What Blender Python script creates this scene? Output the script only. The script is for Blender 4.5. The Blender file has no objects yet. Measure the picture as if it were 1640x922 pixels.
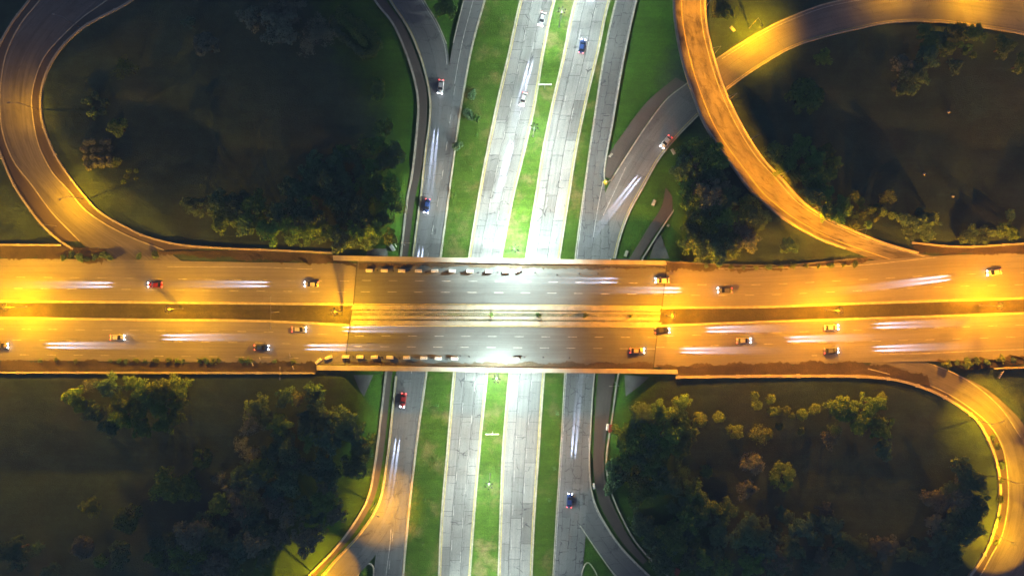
import bpy, bmesh, math, random
import numpy as np
R = random.Random(7)
C = bpy.context.scene.collection
S = 0.2; H = 240.0            # metres per photo pixel on the ground, drone height
PI = math.pi; rad = math.radians
ZE = 6.5                      # level of the east-west highway

def P(px, py, z=0.0):
    k = S*(H-z)/H
    return ((px-820)*k, (461-py)*k, z)

# ------------------------------------------------------------------ objects
def put(o, parent=None):
    C.objects.link(o)
    if parent: o.parent = parent
    return o
def tag(o, label=None, cat=None, group=None, kind=None):
    for k, v in (('label', label), ('category', cat), ('group', group), ('kind', kind)):
        if v: o[k] = v
    return o
def thing(name, label, cat, loc=(0,0,0), rz=0, group=None):
    o = bpy.data.objects.new(name, None); o.empty_display_size = .3
    o.location = loc; o.rotation_euler = (0,0,rz); put(o)
    return tag(o, label, cat, group)
def copy_tree(o, parent=None):
    c = o.copy(); put(c); c.parent = parent
    for ch in list(o.children):
        if not ch.name.startswith('lamp_light'): copy_tree(ch, c)
    return c
def mesh(name, verts, faces, mat, parent=None, uvs=None, smooth=False):
    m = bpy.data.meshes.new(name); m.from_pydata([tuple(map(float,v)) for v in verts], [], faces)
    if uvs is not None:
        l = m.uv_layers.new(name='UVMap')
        arr = np.array([uvs[v] for f in faces for v in f], dtype=np.float32).ravel()
        l.data.foreach_set('uv', arr)
    m.materials.append(mat)
    if smooth: m.polygons.foreach_set('use_smooth', [True]*len(m.polygons))
    m.update()
    return put(bpy.data.objects.new(name, m), parent)
class MB:
    def __init__(s): s.v = []; s.f = []
    def add(s, v, f):
        n = len(s.v); s.v += v; s.f += [tuple(i+n for i in q) for q in f]; return s
    def box(s, c, d, rz=0, taper=1.0):
        x,y,z = d[0]/2,d[1]/2,d[2]/2; co,si = math.cos(rz),math.sin(rz); vs=[]
        for dz in (-1,1):
            t = taper if dz>0 else 1
            for dx,dy in ((-1,-1),(1,-1),(1,1),(-1,1)):
                X,Y = dx*x*t, dy*y*t
                vs.append((c[0]+X*co-Y*si, c[1]+X*si+Y*co, c[2]+dz*z))
        return s.add(vs, [(3,2,1,0),(4,5,6,7),(0,1,5,4),(1,2,6,5),(2,3,7,6),(3,0,4,7)])
    def tube(s, a, b, r0, r1=None, n=10):
        r1 = r0 if r1 is None else r1
        a=np.array(a,float); b=np.array(b,float); d=b-a; d/=np.linalg.norm(d)
        u=np.cross(d,(0,0,1) if abs(d[2])<.9 else (1,0,0)); u/=np.linalg.norm(u); w=np.cross(d,u)
        vs=[]
        for p,r in ((a,r0),(b,r1)):
            for i in range(n):
                t=2*PI*i/n; vs.append(tuple(p+r*(math.cos(t)*u+math.sin(t)*w)))
        fs=[(i,(i+1)%n,n+(i+1)%n,n+i) for i in range(n)]+[tuple(range(n))[::-1],tuple(range(n,2*n))]
        return s.add(vs,fs)
    def lathe(s, prof, c=(0,0,0), n=14):
        vs=[];fs=[]
        for r,z in prof:
            for i in range(n):
                t=2*PI*i/n; vs.append((c[0]+r*math.cos(t),c[1]+r*math.sin(t),c[2]+z))
        for k in range(len(prof)-1):
            for i in range(n):
                fs.append((k*n+i,k*n+(i+1)%n,(k+1)*n+(i+1)%n,(k+1)*n+i))
        fs.append(tuple(range(n))[::-1]); fs.append(tuple(range((len(prof)-1)*n,len(prof)*n)))
        return s.add(vs,fs)
    def build(s, name, mat, parent=None, smooth=False, bevel=0):
        o = mesh(name, s.v, s.f, mat, parent, smooth=smooth)
        if bevel:
            b=o.modifiers.new('bevel','BEVEL'); b.width=bevel; b.segments=2
        return o

# ------------------------------------------------------------------ materials
class NT:
    def __init__(s, name):
        s.m = bpy.data.materials.new(name); s.m.use_nodes = True; s.t = s.m.node_tree
        s.b = s.t.nodes['Principled BSDF']
    def n(s, typ, **kw):
        o = s.t.nodes.new(typ)
        for k,v in kw.items():
            if k.startswith('i_'): o.inputs[int(k[2:])].default_value = v
            else: setattr(o,k,v)
        return o
    def l(s,a,b): s.t.links.new(a,b)
    def coords(s, uv=False):
        tc = s.n('ShaderNodeTexCoord'); return tc.outputs['UV' if uv else 'Object']
    def map(s, src, scale=(1,1,1), loc=(0,0,0), rot=0):
        m = s.n('ShaderNodeMapping'); m.inputs['Scale'].default_value=scale; m.inputs['Location'].default_value=loc
        m.inputs['Rotation'].default_value=(0,0,rot); s.l(src,m.inputs[0]); return m.outputs[0]
    def noise(s, src, scale, detail=4, rough=.55, dist=0):
        o = s.n('ShaderNodeTexNoise'); o.inputs['Scale'].default_value=scale; o.inputs['Detail'].default_value=detail
        o.inputs['Roughness'].default_value=rough; o.inputs['Distortion'].default_value=dist; s.l(src,o.inputs['Vector']); return o.outputs[0]
    def ramp(s, src, stops):
        o = s.n('ShaderNodeValToRGB'); e=o.color_ramp.elements
        while len(e)<len(stops): e.new(.5)
        for k,(p,c) in zip(e,stops):
            k.position=p; k.color=(c,c,c,1) if not hasattr(c,'__len__') else (*c[:3],1)
        s.l(src,o.inputs[0]); return o.outputs[0]
    def math(s, op, a, b=None, clamp=False):
        o = s.n('ShaderNodeMath', operation=op); o.use_clamp=clamp
        for i,x in enumerate((a,b)):
            if x is None: continue
            if hasattr(x,'is_linked'): s.l(x,o.inputs[i])
            else: o.inputs[i].default_value=x
        return o.outputs[0]
    def mix(s, fac, a, b, blend='MIX'):
        o = s.n('ShaderNodeMix', data_type='RGBA', blend_type=blend)
        for i,x in ((0,fac),(6,a),(7,b)):
            if hasattr(x,'is_linked'): s.l(x,o.inputs[i])
            else: o.inputs[i].default_value = x if i==0 else (*x[:3],1)
        return o.outputs[2]
    def bump(s, h, strength=.3, dist=.05):
        o = s.n('ShaderNodeBump'); o.inputs['Strength'].default_value=strength; o.inputs['Distance'].default_value=dist
        s.l(h,o.inputs['Height']); s.l(o.outputs[0], s.b.inputs['Normal'])
    def out(s, col=None, rough=.8, metal=0, spec=.3):
        if col is not None:
            if hasattr(col,'is_linked'): s.l(col,s.b.inputs['Base Color'])
            else: s.b.inputs['Base Color'].default_value=(*col[:3],1)
        s.b.inputs['Roughness'].default_value=rough; s.b.inputs['Metallic'].default_value=metal
        s.b.inputs['Specular IOR Level'].default_value=spec
        return s.m
def plain(name, col, rough=.6, metal=0, var=.25, scale=3, spec=.4):
    t = NT(name); n = t.noise(t.coords(), scale, 5)
    c = t.mix(t.ramp(n,[(.3,0),(.7,1)]), [x*(1-var) for x in col], [min(1,x*(1+var*.6)) for x in col])
    return t.out(c, rough, metal, spec)
def emit(name, col, st):
    t = NT(name); t.out((0.8,.8,.8),.4)
    t.b.inputs['Emission Color'].default_value=(*col,1); t.b.inputs['Emission Strength'].default_value=st
    return t.m

def road_mat(name, base, tint=(1,1,1), crack=.6, csize=(.19,.27), patch=.18, streak=.25, joints=None, seed=0, stain=.3, cw=.035, sth=(.58,.75), stm=(.12,.5)):
    t = NT(name); uv = t.coords(True)
    uv = t.map(uv, loc=(seed*13.7,seed*5.3,0))
    nb = t.noise(uv, .06, 4, .6)                                  # broad wear
    ns = t.noise(t.map(uv,(.02,1.0,1)), 1.4, 5, .6)               # wheel-path streaks along the road
    nf = t.noise(uv, 2.2, 6, .7)                                  # grain
    v = t.math('ADD', t.math('MULTIPLY', t.math('SUBTRACT',nb,.5), patch*4), 1)
    v = t.math('MULTIPLY', v, t.math('ADD', t.math('MULTIPLY', t.math('SUBTRACT',ns,.5), streak*3.4), 1))
    v = t.math('MULTIPLY', v, t.math('ADD', t.math('MULTIPLY', t.math('SUBTRACT',nf,.5), .55), 1))
    # repaired patches: rectangular cells of a different shade
    br = t.n('ShaderNodeTexBrick'); br.offset=.37; br.inputs['Scale'].default_value=1
    br.inputs['Color1'].default_value=(.78,.78,.78,1); br.inputs['Color2'].default_value=(1.14,1.14,1.14,1)
    br.inputs['Mortar'].default_value=(.3,.3,.31,1); br.inputs['Mortar Size'].default_value=.07 if joints else 0.0
    br.inputs['Brick Width'].default_value = joints[0] if joints else 17; br.inputs['Row Height'].default_value = joints[1] if joints else 3.6
    wob = t.n('ShaderNodeVectorMath', operation='MULTIPLY_ADD'); 
    wn = t.n('ShaderNodeTexNoise'); wn.inputs['Scale'].default_value=.5; wn.inputs['Detail'].default_value=3; t.l(uv,wn.inputs['Vector'])
    t.l(wn.outputs['Color'], wob.inputs[0]); wob.inputs[1].default_value=(.35,.35,0); t.l(uv,wob.inputs[2])
    t.l(wob.outputs[0], br.inputs['Vector'])
    bm = t.mix(min(1,patch*3.2), (1,1,1), br.outputs[0])
    c = t.mix(1, (base*tint[0],base*tint[1],base*tint[2]), v, 'MULTIPLY')
    c = t.mix(1, c, bm, 'MULTIPLY')
    # tar sealed cracks
    wv = t.n('ShaderNodeVectorMath', operation='MULTIPLY_ADD'); wn2 = t.n('ShaderNodeTexNoise'); wn2.inputs['Scale'].default_value=.45; wn2.inputs['Detail'].default_value=5
    t.l(uv,wn2.inputs['Vector']); t.l(wn2.outputs['Color'],wv.inputs[0]); wv.inputs[1].default_value=(1.5,1.3,0); t.l(uv,wv.inputs[2])
    vo = t.n('ShaderNodeTexVoronoi', feature='DISTANCE_TO_EDGE'); vo.inputs['Scale'].default_value=1
    t.l(t.map(wv.outputs[0],(csize[0]*.8,csize[1]*.8,1)), vo.inputs['Vector'])
    l1 = t.math('MULTIPLY', t.ramp(vo.outputs['Distance'], [(0,1),(cw*.4,1),(cw*.8,0)]), t.ramp(t.noise(uv,.22,3), [(.54,0),(.62,1)]))
    b2 = t.n('ShaderNodeTexBrick'); b2.offset=.31; b2.inputs['Scale'].default_value=1; b2.inputs['Mortar Smooth'].default_value=.3
    b2.inputs['Mortar Size'].default_value=cw*2.6; b2.inputs['Brick Width'].default_value=.9/csize[0]; b2.inputs['Row Height'].default_value=.92/csize[1]
    t.l(wv.outputs[0], b2.inputs['Vector'])
    l2 = t.math('MULTIPLY', b2.outputs['Fac'], t.ramp(t.noise(t.map(uv,loc=(40,3,0)),.30,4), [(.39,0),(.53,1)]))
    line = t.math('MAXIMUM', l1, l2); mask = t.ramp(t.noise(uv,.7,4), [(.32,.15),(.55,1)])
    k = t.math('MULTIPLY', t.math('MULTIPLY',line,mask), crack, True)
    c = t.mix(k, c, (.035,.037,.042))
    # dark oil and water stains
    st = t.ramp(t.noise(t.map(uv,(stm[0],stm[1],1),loc=(3,9,0)),1.0,6,.65,.4), [(sth[0],0),(sth[1],1)])
    c = t.mix(t.math('MULTIPLY',st,stain), c, (.04,.04,.042))
    t.bump(nf,.25,.03)
    return t.out(c,.78,0,.35)

def grass_mat(name, a, b, dry, seed=0, dryamt=.5, lush=None, mow=0, ps=.035):
    t = NT(name); co = t.map(t.coords(), loc=(seed*31,seed*17,0))
    n1 = t.noise(co,ps,5,.65); n2=t.noise(co,.35,6,.7); n3=t.noise(co,2.6,5,.7); n4=t.noise(t.map(co,(.05,.9,1),rot=mow),1.0,3)
    c = t.mix(t.ramp(n2,[(.35,0),(.68,1)]), a, b)
    c = t.mix(t.math('MULTIPLY',t.ramp(n1,[(.5,0),(.68,1)]),dryamt), c, dry)
    if lush:   # watered lawn beside the corridor
        at=t.n('ShaderNodeAttribute',attribute_name='watered'); k=t.math('ADD',at.outputs['Fac'],t.math('MULTIPLY',t.math('SUBTRACT',n2,.5),.9))
        c = t.mix(t.ramp(k,[(.2,0),(.75,1)]), c, t.mix(n2,lush[0],lush[1]))
    c = t.mix(1, c, t.ramp(n3,[(.25,.55),(.75,1.35)]), 'MULTIPLY')
    c = t.mix(1, c, t.ramp(n4,[(.35,.88 if mow else .88),(.65,1.08 if mow else 1.08)]), 'MULTIPLY')
    c = t.mix(1, c, t.ramp(t.noise(co,.11,6,.7),[(.3,.82 if mow else .62),(.7,1.18 if mow else 1.4)]), 'MULTIPLY')
    t.bump(n3,.9,.25)
    return t.out(c,.9,0,.15)
def leaf_mat(name, a, b):
    t = NT(name); oi = t.n('ShaderNodeObjectInfo')
    n = t.noise(t.coords(), 3.2, 4, .6)
    c = t.mix(t.ramp(n,[(.32,0),(.66,1)]), a, b)
    hs = t.n('ShaderNodeHueSaturation'); t.l(c,hs.inputs['Color'])
    t.l(t.math('ADD',t.math('MULTIPLY',oi.outputs['Random'],.03),.485),hs.inputs['Hue'])
    t.l(t.math('ADD',t.math('MULTIPLY',oi.outputs['Random'],.5),.85),hs.inputs['Value'])
    t.out(hs.outputs[0],.75,0,.2)
    tr=t.n('ShaderNodeBsdfTranslucent'); t.l(hs.outputs[0],tr.inputs[0]); mx=t.n('ShaderNodeMixShader'); mx.inputs[0].default_value=.45
    t.l(t.b.outputs[0],mx.inputs[1]); t.l(tr.outputs[0],mx.inputs[2]); t.l(mx.outputs[0],t.t.nodes['Material Output'].inputs[0])
    return t.m

M = dict(
 ground = grass_mat('meadow grass',(.038,.074,.050),(.062,.110,.064),(.095,.105,.062),lush=((.042,.110,.010),(.070,.165,.016))),
 verge = grass_mat('verge grass',(.052,.112,.010),(.082,.165,.017),(.19,.16,.06),1,.85,None,1.36,.11),
 median = grass_mat('median grass',(.080,.175,.020),(.125,.245,.03),(.33,.27,.12),2,.9,None,1.36,.12),
 scrub = grass_mat('dry median',(.06,.055,.018),(.10,.095,.03),(.16,.13,.05),3,.6),
 weedy = grass_mat('weedy median concrete',(.20,.21,.14),(.29,.29,.20),(.12,.15,.04),6,.9),
 dirt = grass_mat('dirt',(.07,.055,.035),(.12,.095,.06),(.05,.055,.02),4,.5),
 concrete_road = road_mat('old concrete road',.29,(.98,1.0,.96),.9,(.17,.25),.34,.26,(11.5,3.65),1,.35,.03),
 concrete_road2 = road_mat('old concrete road b',.30,(.98,1.0,.97),.85,(.15,.25),.34,.26,(13,3.6),5,.3,.028),
 frontage = road_mat('frontage asphalt',.17,(.97,1,1),.75,(.2,.24),.25,.22,None,2,.4,.04),
 frontage2 = road_mat('cracked frontage',.20,(.97,1,.99),.95,(.24,.36),.25,.15,None,8,.4,.05),
 approach = road_mat('worn asphalt',.21,(1,.98,.94),.12,(.1,.22),.14,.26,None,3,.22),
 newasphalt = road_mat('dark asphalt',.13,(.92,1,.97),.2,(.1,.2),.14,.34,None,4,.35),
 ramp = road_mat('ramp asphalt',.17,(1,.98,.95),.45,(.1,.22),.2,.4,None,6,.5,.035,(.5,.7)),
 flyroad = road_mat('stained flyover asphalt',.21,(1,.96,.9),.7,(.13,.22),.42,.13,None,9,.9,.035,(.47,.66),(.22,.42)),
 lramp = road_mat('low ramp asphalt',.21,(1,.98,.93),.5,(.14,.2),.2,.2,None,11,.3,.03),
 walk = road_mat('brown footpath',.10,(1.15,.97,.8),.3,(.2,.3),.25,.1,None,7,.5),
 kerb = plain('pale kerb',(.52,.50,.40),.8,0,.3,.6),
 concrete = plain('parapet concrete',(.48,.46,.38),.8,0,.22,.35),
 slabc = plain('median slab concrete',(.40,.38,.30),.85,0,.25,.5),
 dark_conc = plain('pier concrete',(.2,.2,.18),.85,0,.25,.4),
 paint = plain('white road paint',(.50,.50,.48),.6,0,.5,1.2),
 yellow = plain('cream edge paint',(.62,.52,.20),.6,0,.3,.8),
 steel = plain('galvanised steel',(.42,.43,.44),.45,.6,.15,1),
 dsteel = plain('dark painted steel',(.06,.06,.065),.5,.3,.2,2),
 white = plain('white painted metal',(.78,.79,.80),.45,0,.1,1.5),
 plastic = plain('white barrier plastic',(.80,.79,.74),.45,0,.15,2),
 red = plain('rusty red box paint',(.30,.07,.03),.6,0,.3,2),
 yel = plain('bright yellow plastic',(.80,.58,.02),.45,0,.15,2),
 black = plain('black rubber',(.02,.02,.02),.8,0,.2,3),
 glass = plain('dark car glass',(.015,.018,.022),.08,0,.1,1,.6),
 bark = plain('bark',(.07,.05,.035),.9,0,.3,6),
 leafd = leaf_mat('dark foliage',(.095,.19,.10),(.19,.31,.15)),
 leafm = leaf_mat('mid foliage',(.12,.25,.065),(.23,.39,.10)),
 leafo = leaf_mat('olive foliage',(.13,.21,.05),(.24,.34,.09)),
 leafy = leaf_mat('lamplit foliage',(.15,.25,.045),(.25,.38,.08)),  # leaves of the lamplit clumps; lamp light is put into this colour
 leafb = leaf_mat('bright foliage',(.06,.14,.03),(.12,.22,.05)),
 leafg = leaf_mat('grey brown foliage',(.18,.22,.16),(.31,.36,.25)),
 leaft = leaf_mat('teal foliage',(.08,.19,.12),(.16,.30,.20)),
 lens_o = emit('sodium lens',(1,.52,.10),25), lens_w = emit('white lens',(.9,1,.95),25),
 lens_off = plain('unlit lens',(.55,.55,.52),.3), head_l = emit('headlight lens',(.85,.9,1),40), tail_l = emit('tail light lens',(1,.03,.02),14),
)
def paint_mat(n, col):
    return plain(n, col, .3, .15, .06, 1, .5)
CARCOL = dict(white=paint_mat('white car paint',(.75,.75,.74)), silver=paint_mat('silver car paint',(.45,.46,.48)), black=paint_mat('black car paint',(.02,.02,.022)),
 grey=paint_mat('grey car paint',(.14,.145,.15)), red=paint_mat('red car paint',(.35,.02,.015)), blue=paint_mat('blue car paint',(.03,.07,.25)), beige=paint_mat('beige car paint',(.42,.36,.25)), green=paint_mat('green car paint',(.03,.11,.06)))

# ------------------------------------------------------------------ paths and bands
def smooth(pts, n=None, step=4.0):
    p = np.array(pts, float)
    if len(p) == 2: q = np.array([p[0]+(p[1]-p[0])*t for t in np.linspace(0,1,60)])
    else:
        e = np.vstack([2*p[0]-p[1], p, 2*p[-1]-p[-2]]); out=[]
        for i in range(1,len(e)-2):
            p0,p1,p2,p3 = e[i-1:i+3]
            a=np.linalg.norm(p1-p0)**.5+1e-6; b=np.linalg.norm(p2-p1)**.5+1e-6; c=np.linalg.norm(p3-p2)**.5+1e-6
            m1=(p1-p0)/a-(p2-p0)/(a+b)+(p2-p1)/b; m2=(p2-p1)/b-(p3-p1)/(b+c)+(p3-p2)/c
            m1*=b; m2*=b
            for t in np.linspace(0,1,24,endpoint=False):
                out.append((2*t**3-3*t**2+1)*p1+(t**3-2*t**2+t)*m1+(-2*t**3+3*t**2)*p2+(t**3-t**2)*m2)
        out.append(p[-1]); q=np.array(out)
    d = np.r_[0,np.cumsum(np.linalg.norm(np.diff(q,axis=0),axis=1))]
    if n is None: n = max(4,int(d[-1]/step)+1)
    s = np.linspace(0,d[-1],n)
    return np.stack([np.interp(s,d,q[:,0]),np.interp(s,d,q[:,1])],1)
def toworld(px, z0, z1=None):
    if callable(z0): return np.array([P(a,b,z0(a,b)) for a,b in px])
    z1 = z0 if z1 is None else z1
    return np.array([P(a,b,z0+(z1-z0)*i/(len(px)-1)) for i,(a,b) in enumerate(px)])
RAISED=[]; LOW=[]; CAP=[]
BANDS={}
def znear(key, dz=0.0):
    """level of a ramp at the photograph point nearest to its centre line"""
    L,Rr=BANDS[key]; c=(L+Rr)/2
    def f(a,b):
        p=P(a,b,5.6); return float(c[np.argmin((c[:,0]-p[0])**2+(c[:,1]-p[1])**2),2])+dz
    return f
def edges(Lp, Rp, z0, z1=None, step=4.0):
    l = smooth(Lp,step=step); n=max(len(l), len(smooth(Rp,step=step)))
    return toworld(smooth(Lp,n),z0,z1), toworld(smooth(Rp,n),z0,z1)
def band_mesh(name, L, Rr, mat, dz=0.0, parent=None, kind='structure', nx=1):
    n=len(L); c=(L+Rr)/2; u=np.r_[0,np.cumsum(np.linalg.norm(np.diff(c,axis=0),axis=1))]
    w=np.linalg.norm(L-Rr,axis=1); vs=[];uv=[]
    for i in range(n):
        for k in range(nx+1):
            t=k/nx; p=L[i]*(1-t)+Rr[i]*t
            vs.append((p[0],p[1],p[2]+dz)); uv.append((u[i], w[i]*(.5-t)))
    fs=[(i*(nx+1)+k,(i+1)*(nx+1)+k,(i+1)*(nx+1)+k+1,i*(nx+1)+k+1) for i in range(n-1) for k in range(nx)]
    a,b,d=np.array(vs[fs[0][0]]),np.array(vs[fs[0][1]]),np.array(vs[fs[0][2]])
    if np.cross(b-a,d-b)[2]<0: fs=[f[::-1] for f in fs]
    o=mesh(name,vs,fs,mat,parent,uv)
    if parent is None and kind: tag(o,kind=kind)
    return o
def road(key, Lp, Rp, z0, mat, z1=None, name='road', dz=0.0, parent=None, step=4.0):
    L,Rr = edges(Lp,Rp,z0,z1,step); BANDS[key]=(L,Rr)
    return band_mesh(name,L,Rr,M[mat],dz,parent)
def samples(L,Rr,extra=0,zoff=0):
    for i in range(0,len(L)):
        c=(L[i]+Rr[i])/2; yield c[0],c[1],np.linalg.norm((L[i]-Rr[i])[:2])/2+extra,c[2]+zoff
def raise_px(Lp,Rp,z0,z1=None,extra=0): RAISED.extend(samples(*edges(Lp,Rp,z0,z1,8.0),extra))
def low_px(Lp,Rp,z0=0,extra=0): LOW.extend(samples(*edges(Lp,Rp,z0,None,8.0),extra))
def offset(W, d):
    t=np.gradient(W[:,:2],axis=0); t/=np.linalg.norm(t,axis=1)[:,None]+1e-9
    o=W.copy(); o[:,0]+=-t[:,1]*d; o[:,1]+=t[:,0]*d; return o
def profile_along(W, w, h, base=-.4):
    """a kerb or wall of width w and height h along the world polyline W"""
    a=offset(W,w/2); b=offset(W,-w/2); n=len(W); vs=[]; fs=[]
    for i in range(n):
        vs+=[(a[i][0],a[i][1],a[i][2]+base),(a[i][0],a[i][1],a[i][2]+h),(b[i][0],b[i][1],b[i][2]+h),(b[i][0],b[i][1],b[i][2]+base)]
    for i in range(n-1):
        for k in range(3): fs.append((i*4+k,i*4+k+1,i*4+4+k+1,i*4+4+k))
    fs+= [(0,3,2,1),((n-1)*4,(n-1)*4+1,(n-1)*4+2,(n-1)*4+3)]
    return vs,[f[::-1] for f in fs]
def kerb(Wp, z0=0, z1=None, w=.45, h=.14, mat='kerb', name='kerb', parent=None, world=None, kind='structure'):
    W = toworld(smooth(Wp),z0,z1) if world is None else world
    v,f = profile_along(W,w,h); o=mesh(name,v,f,M[mat],parent)
    bm=bmesh.new(); bm.from_mesh(o.data); bmesh.ops.recalc_face_normals(bm,faces=bm.faces); bm.to_mesh(o.data); bm.free()
    if parent is None and kind: tag(o,kind=kind)
    return o
def lerp_line(key, f, inset=0):
    L,Rr=BANDS[key]; return L*(1-f)+Rr*f
def line_marks(W, w=.22, dash=None, period=None, start=0.0, dz=.016):
    d=np.r_[0,np.cumsum(np.linalg.norm(np.diff(W,axis=0),axis=1))]; vs=[];fs=[]
    def at(s): return np.array([np.interp(s,d,W[:,k]) for k in range(3)])
    segs=[(0,d[-1])] if dash is None else [(s,min(s+dash,d[-1])) for s in np.arange(start,d[-1]-.5,period)]
    for a,b in segs:
        q=np.array([at(s) for s in np.linspace(a,b,max(2,int((b-a)/1.5)+1))])
        A=offset(q,w/2);B=offset(q,-w/2);n0=len(vs)
        for i in range(len(q)): vs+=[(A[i][0],A[i][1],A[i][2]+dz),(B[i][0],B[i][1],B[i][2]+dz)]
        for i in range(len(q)-1): fs.append((n0+2*i,n0+2*i+1,n0+2*i+3,n0+2*i+2))
    return vs,fs
def marking(W, mat='paint', **k):
    v,f=line_marks(W,**k); return tag(mesh('road_marking',v,f,M[mat]),kind='structure')

# ------------------------------------------------------------------ north-south corridor, z = 0
cwWL=[(866,-110),(833.6,0),(813.5,91),(800,148),(780,242),(768,307),(751,411),(737,510),(726.5,600),(716,722),(707,827),(703,922),(699,1030)]
cwWR=[(926,-110),(889,0),(872,77),(855.5,175),(837,255.5),(823.5,310),(803,414),(790,510),(780.6,600),(770,705),(759.6,827),(753,922),(748,1030)]
cwEL=[(962,-110),(921,0),(901,94),(884,168),(869,242),(859,307),(842,414),(827,510),(815.5,600),(805,722),(802,800),(798,922),(794,1030)]
cwER=[(1016,-110),(976.5,0),(958,84),(941,155),(924,235),(912.6,307),(896,414),(882,510),(871.6,600),(863,722),(856,827),(851.7,922),(849,1030)]
road('west',cwWL,cwWR,0,'concrete_road'); road('east',cwEL,cwER,0,'concrete_road2')
# western frontage road and the slip road that joins it
frL=[(775,-110),(743,0),(726,69),(712,150),(703,220),(690,300),(664,411),(646,510),(634,600),(622,700),(614,780),(607,850),(600,905),(595,960),(590,1030)]
frR=[(806,-110),(776.6,0),(756.4,74),(736,188),(726,260),(719.4,310),(706,411),(694,510),(683,600),(670.6,687),(660,774.6),(651,862),(646,922),(640,1030)]
road('frontW',frL,frR,0,'frontage',dz=.004)
slL=[(560,-110),(623.6,0),(655.6,50),(679,111),(688.5,161),(687.5,195),(681,242),(674,310),(660.6,411)]
slR=[(640,-110),(679,0),(699,33.6),(715,70),(719,111),(718,165),(716,225),(707,300),(690,411)]
road('slipW',slL,slR,0,'frontage')
sbL=[(634,602),(618,747),(606,806),(574.6,855),(536,897),(515,922),(460,985)]
sbR=[(660,602),(648,747),(638,815),(618,862),(590,902),(571,922),(520,990)]
road('slipSW',sbL,sbR,0,'frontage',z1=.3,dz=.0)
# eastern frontage road
efL=[(1022,-110),(986.6,0),(968,84),(949.6,202),(934.5,310),(921,414),(912,510),(904.7,600),(897.8,722),(891,827),(885.5,922),(880,1030)]
efR=[(1052,-110),(1020,0),(998,101),(983,188),(968,286),(975,350),(978,414),(966,510),(952,600),(946,687),(944,757),(940,830),(934,904),(930,960),(926,1030)]
road('frontE',efL,efR,0,'frontage2',dz=.004)
lrL=[(1720,-40),(1640,-8),(1500,-22),(1400,-8),(1321,7),(1260,30),(1220,50),(1143,98),(1099,134.5),(1069,158),(1035,202),(1002,252),(978,290),(955,350),(940,414)]
lrR=[(1720,85),(1640,55),(1556,42),(1496,35),(1428,36),(1371,47),(1321,59),(1270,76),(1220,104),(1161,146),(1118,185),(1082,222),(1055,255.5),(1032,296),(1008,340),(993,381),(985,414)]
road('lowramp',lrL,lrR,0,'lramp')
seL=[(915,700),(915,800),(929,841),(950,872),(974.6,907),(990,925),(1060,1000)]
seR=[(944,700),(952,802.5),(971,841),(995.5,876),(1015,897),(1041,922),(1110,985)]
road('slipSE',seL,seR,0,'frontage')

def wpath(p,z=0,z1=None): return toworld(smooth(p),z,z1)
# grass medians and verges of the corridor
def verge(Lp,Rp,mat,z=0.03): 
    L,Rr=edges(Lp,Rp,z); o=band_mesh('grass_verge',L,Rr,M[mat]); return o
verge(cwWR,cwEL,'median'); verge(frR,cwWL,'verge'); verge(cwER,efL,'verge')
# kerbs
for p in (cwWL,cwWR,cwEL,cwER): kerb(p,w=.5,h=.14)
for p in (efL,): kerb(p,w=.35,h=.14)
kerb(frR,w=.55,h=.14)
kerb(slL,w=.4); kerb(slR[:4],w=.3); kerb(frL[:3],w=.3)
sideW=[(545,-110),(600,0),(628.6,37),(649,81),(665.6,134.5),(670,168),(667,218.6),(659,286),(654,310),(642,411),(630,510),(618,600),(601,740),(590,795.5),(567.6,837),(536,879),(494,922),(440,980)]
kerb(sideW,w=.65,h=.18)
kerb(sbL,w=.45)
kerb([(571,935),(576,915),(588,902),(597,906),(598,922),(594,960)],w=.35)
kerb(efR[:5]+[(972,292),(978,288)],w=.35); kerb(lrR,w=.45); kerb(lrL[:13],w=.4)
eK=[(978,414),(965,510),(952,600),(946,687),(944,757),(952,802.5),(971,841),(995.5,876),(1041,922),(1110,985)]
sideE=[(1029,414),(1008,510),(990,600),(980,670),(971,740),(978,785),(1002.5,841),(1016.5,865),(1040,893),(1090,940),(1150,990)]
kerb(eK,w=.4); kerb(sideE,w=.5,h=.2)
kerb([(930,960),(933,912),(941,900),(952,912),(960,930),(980,960)],w=.35)
kerb(seL[2:],w=.3)
# footpaths
wkL=[(a,b) for a,b in sideW]; wkR=[(570,-110),(618,0),(644,37),(664,81),(681,134.5),(684,168),(681,218.6),(672,286),(666,310),(653,411),(642,510),(628,600),(612,740),(600,795.5),(578,837),(546,879),(505,922),(452,985)]
L,Rr=edges(wkL,wkR,.035); band_mesh('footpath',L,Rr,M['walk'])
epL=[(985,414),(972,510),(958,600),(952,687),(951,757),(960,805),(980,843),(1003,876),(1030,903)]
epR=[(1025,414),(1004,510),(985,600),(975,670),(967,740),(974,788),(998,843),(1012,867),(1036,897)]
L,Rr=edges(epL,epR,.03); band_mesh('footpath',L,Rr,M['walk'])
L,Rr=edges([(1066,300),(1060,330),(1038,365),(1008,414)],[(1082,322),(1078,336),(1058,362),(1024,414)],.045); band_mesh('footpath',L,Rr,M['walk'])
L,Rr=edges([(1082,124),(1035,165),(1002,208),(975,249),(968,284)],[(1099,133),(1067,157),(1034,200),(1001,250),(978,286)],.04); band_mesh('footpath',L,Rr,M['walk'])
kerb([(1087,325),(1060,365),(1029,414)],w=.4,h=.2)
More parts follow.
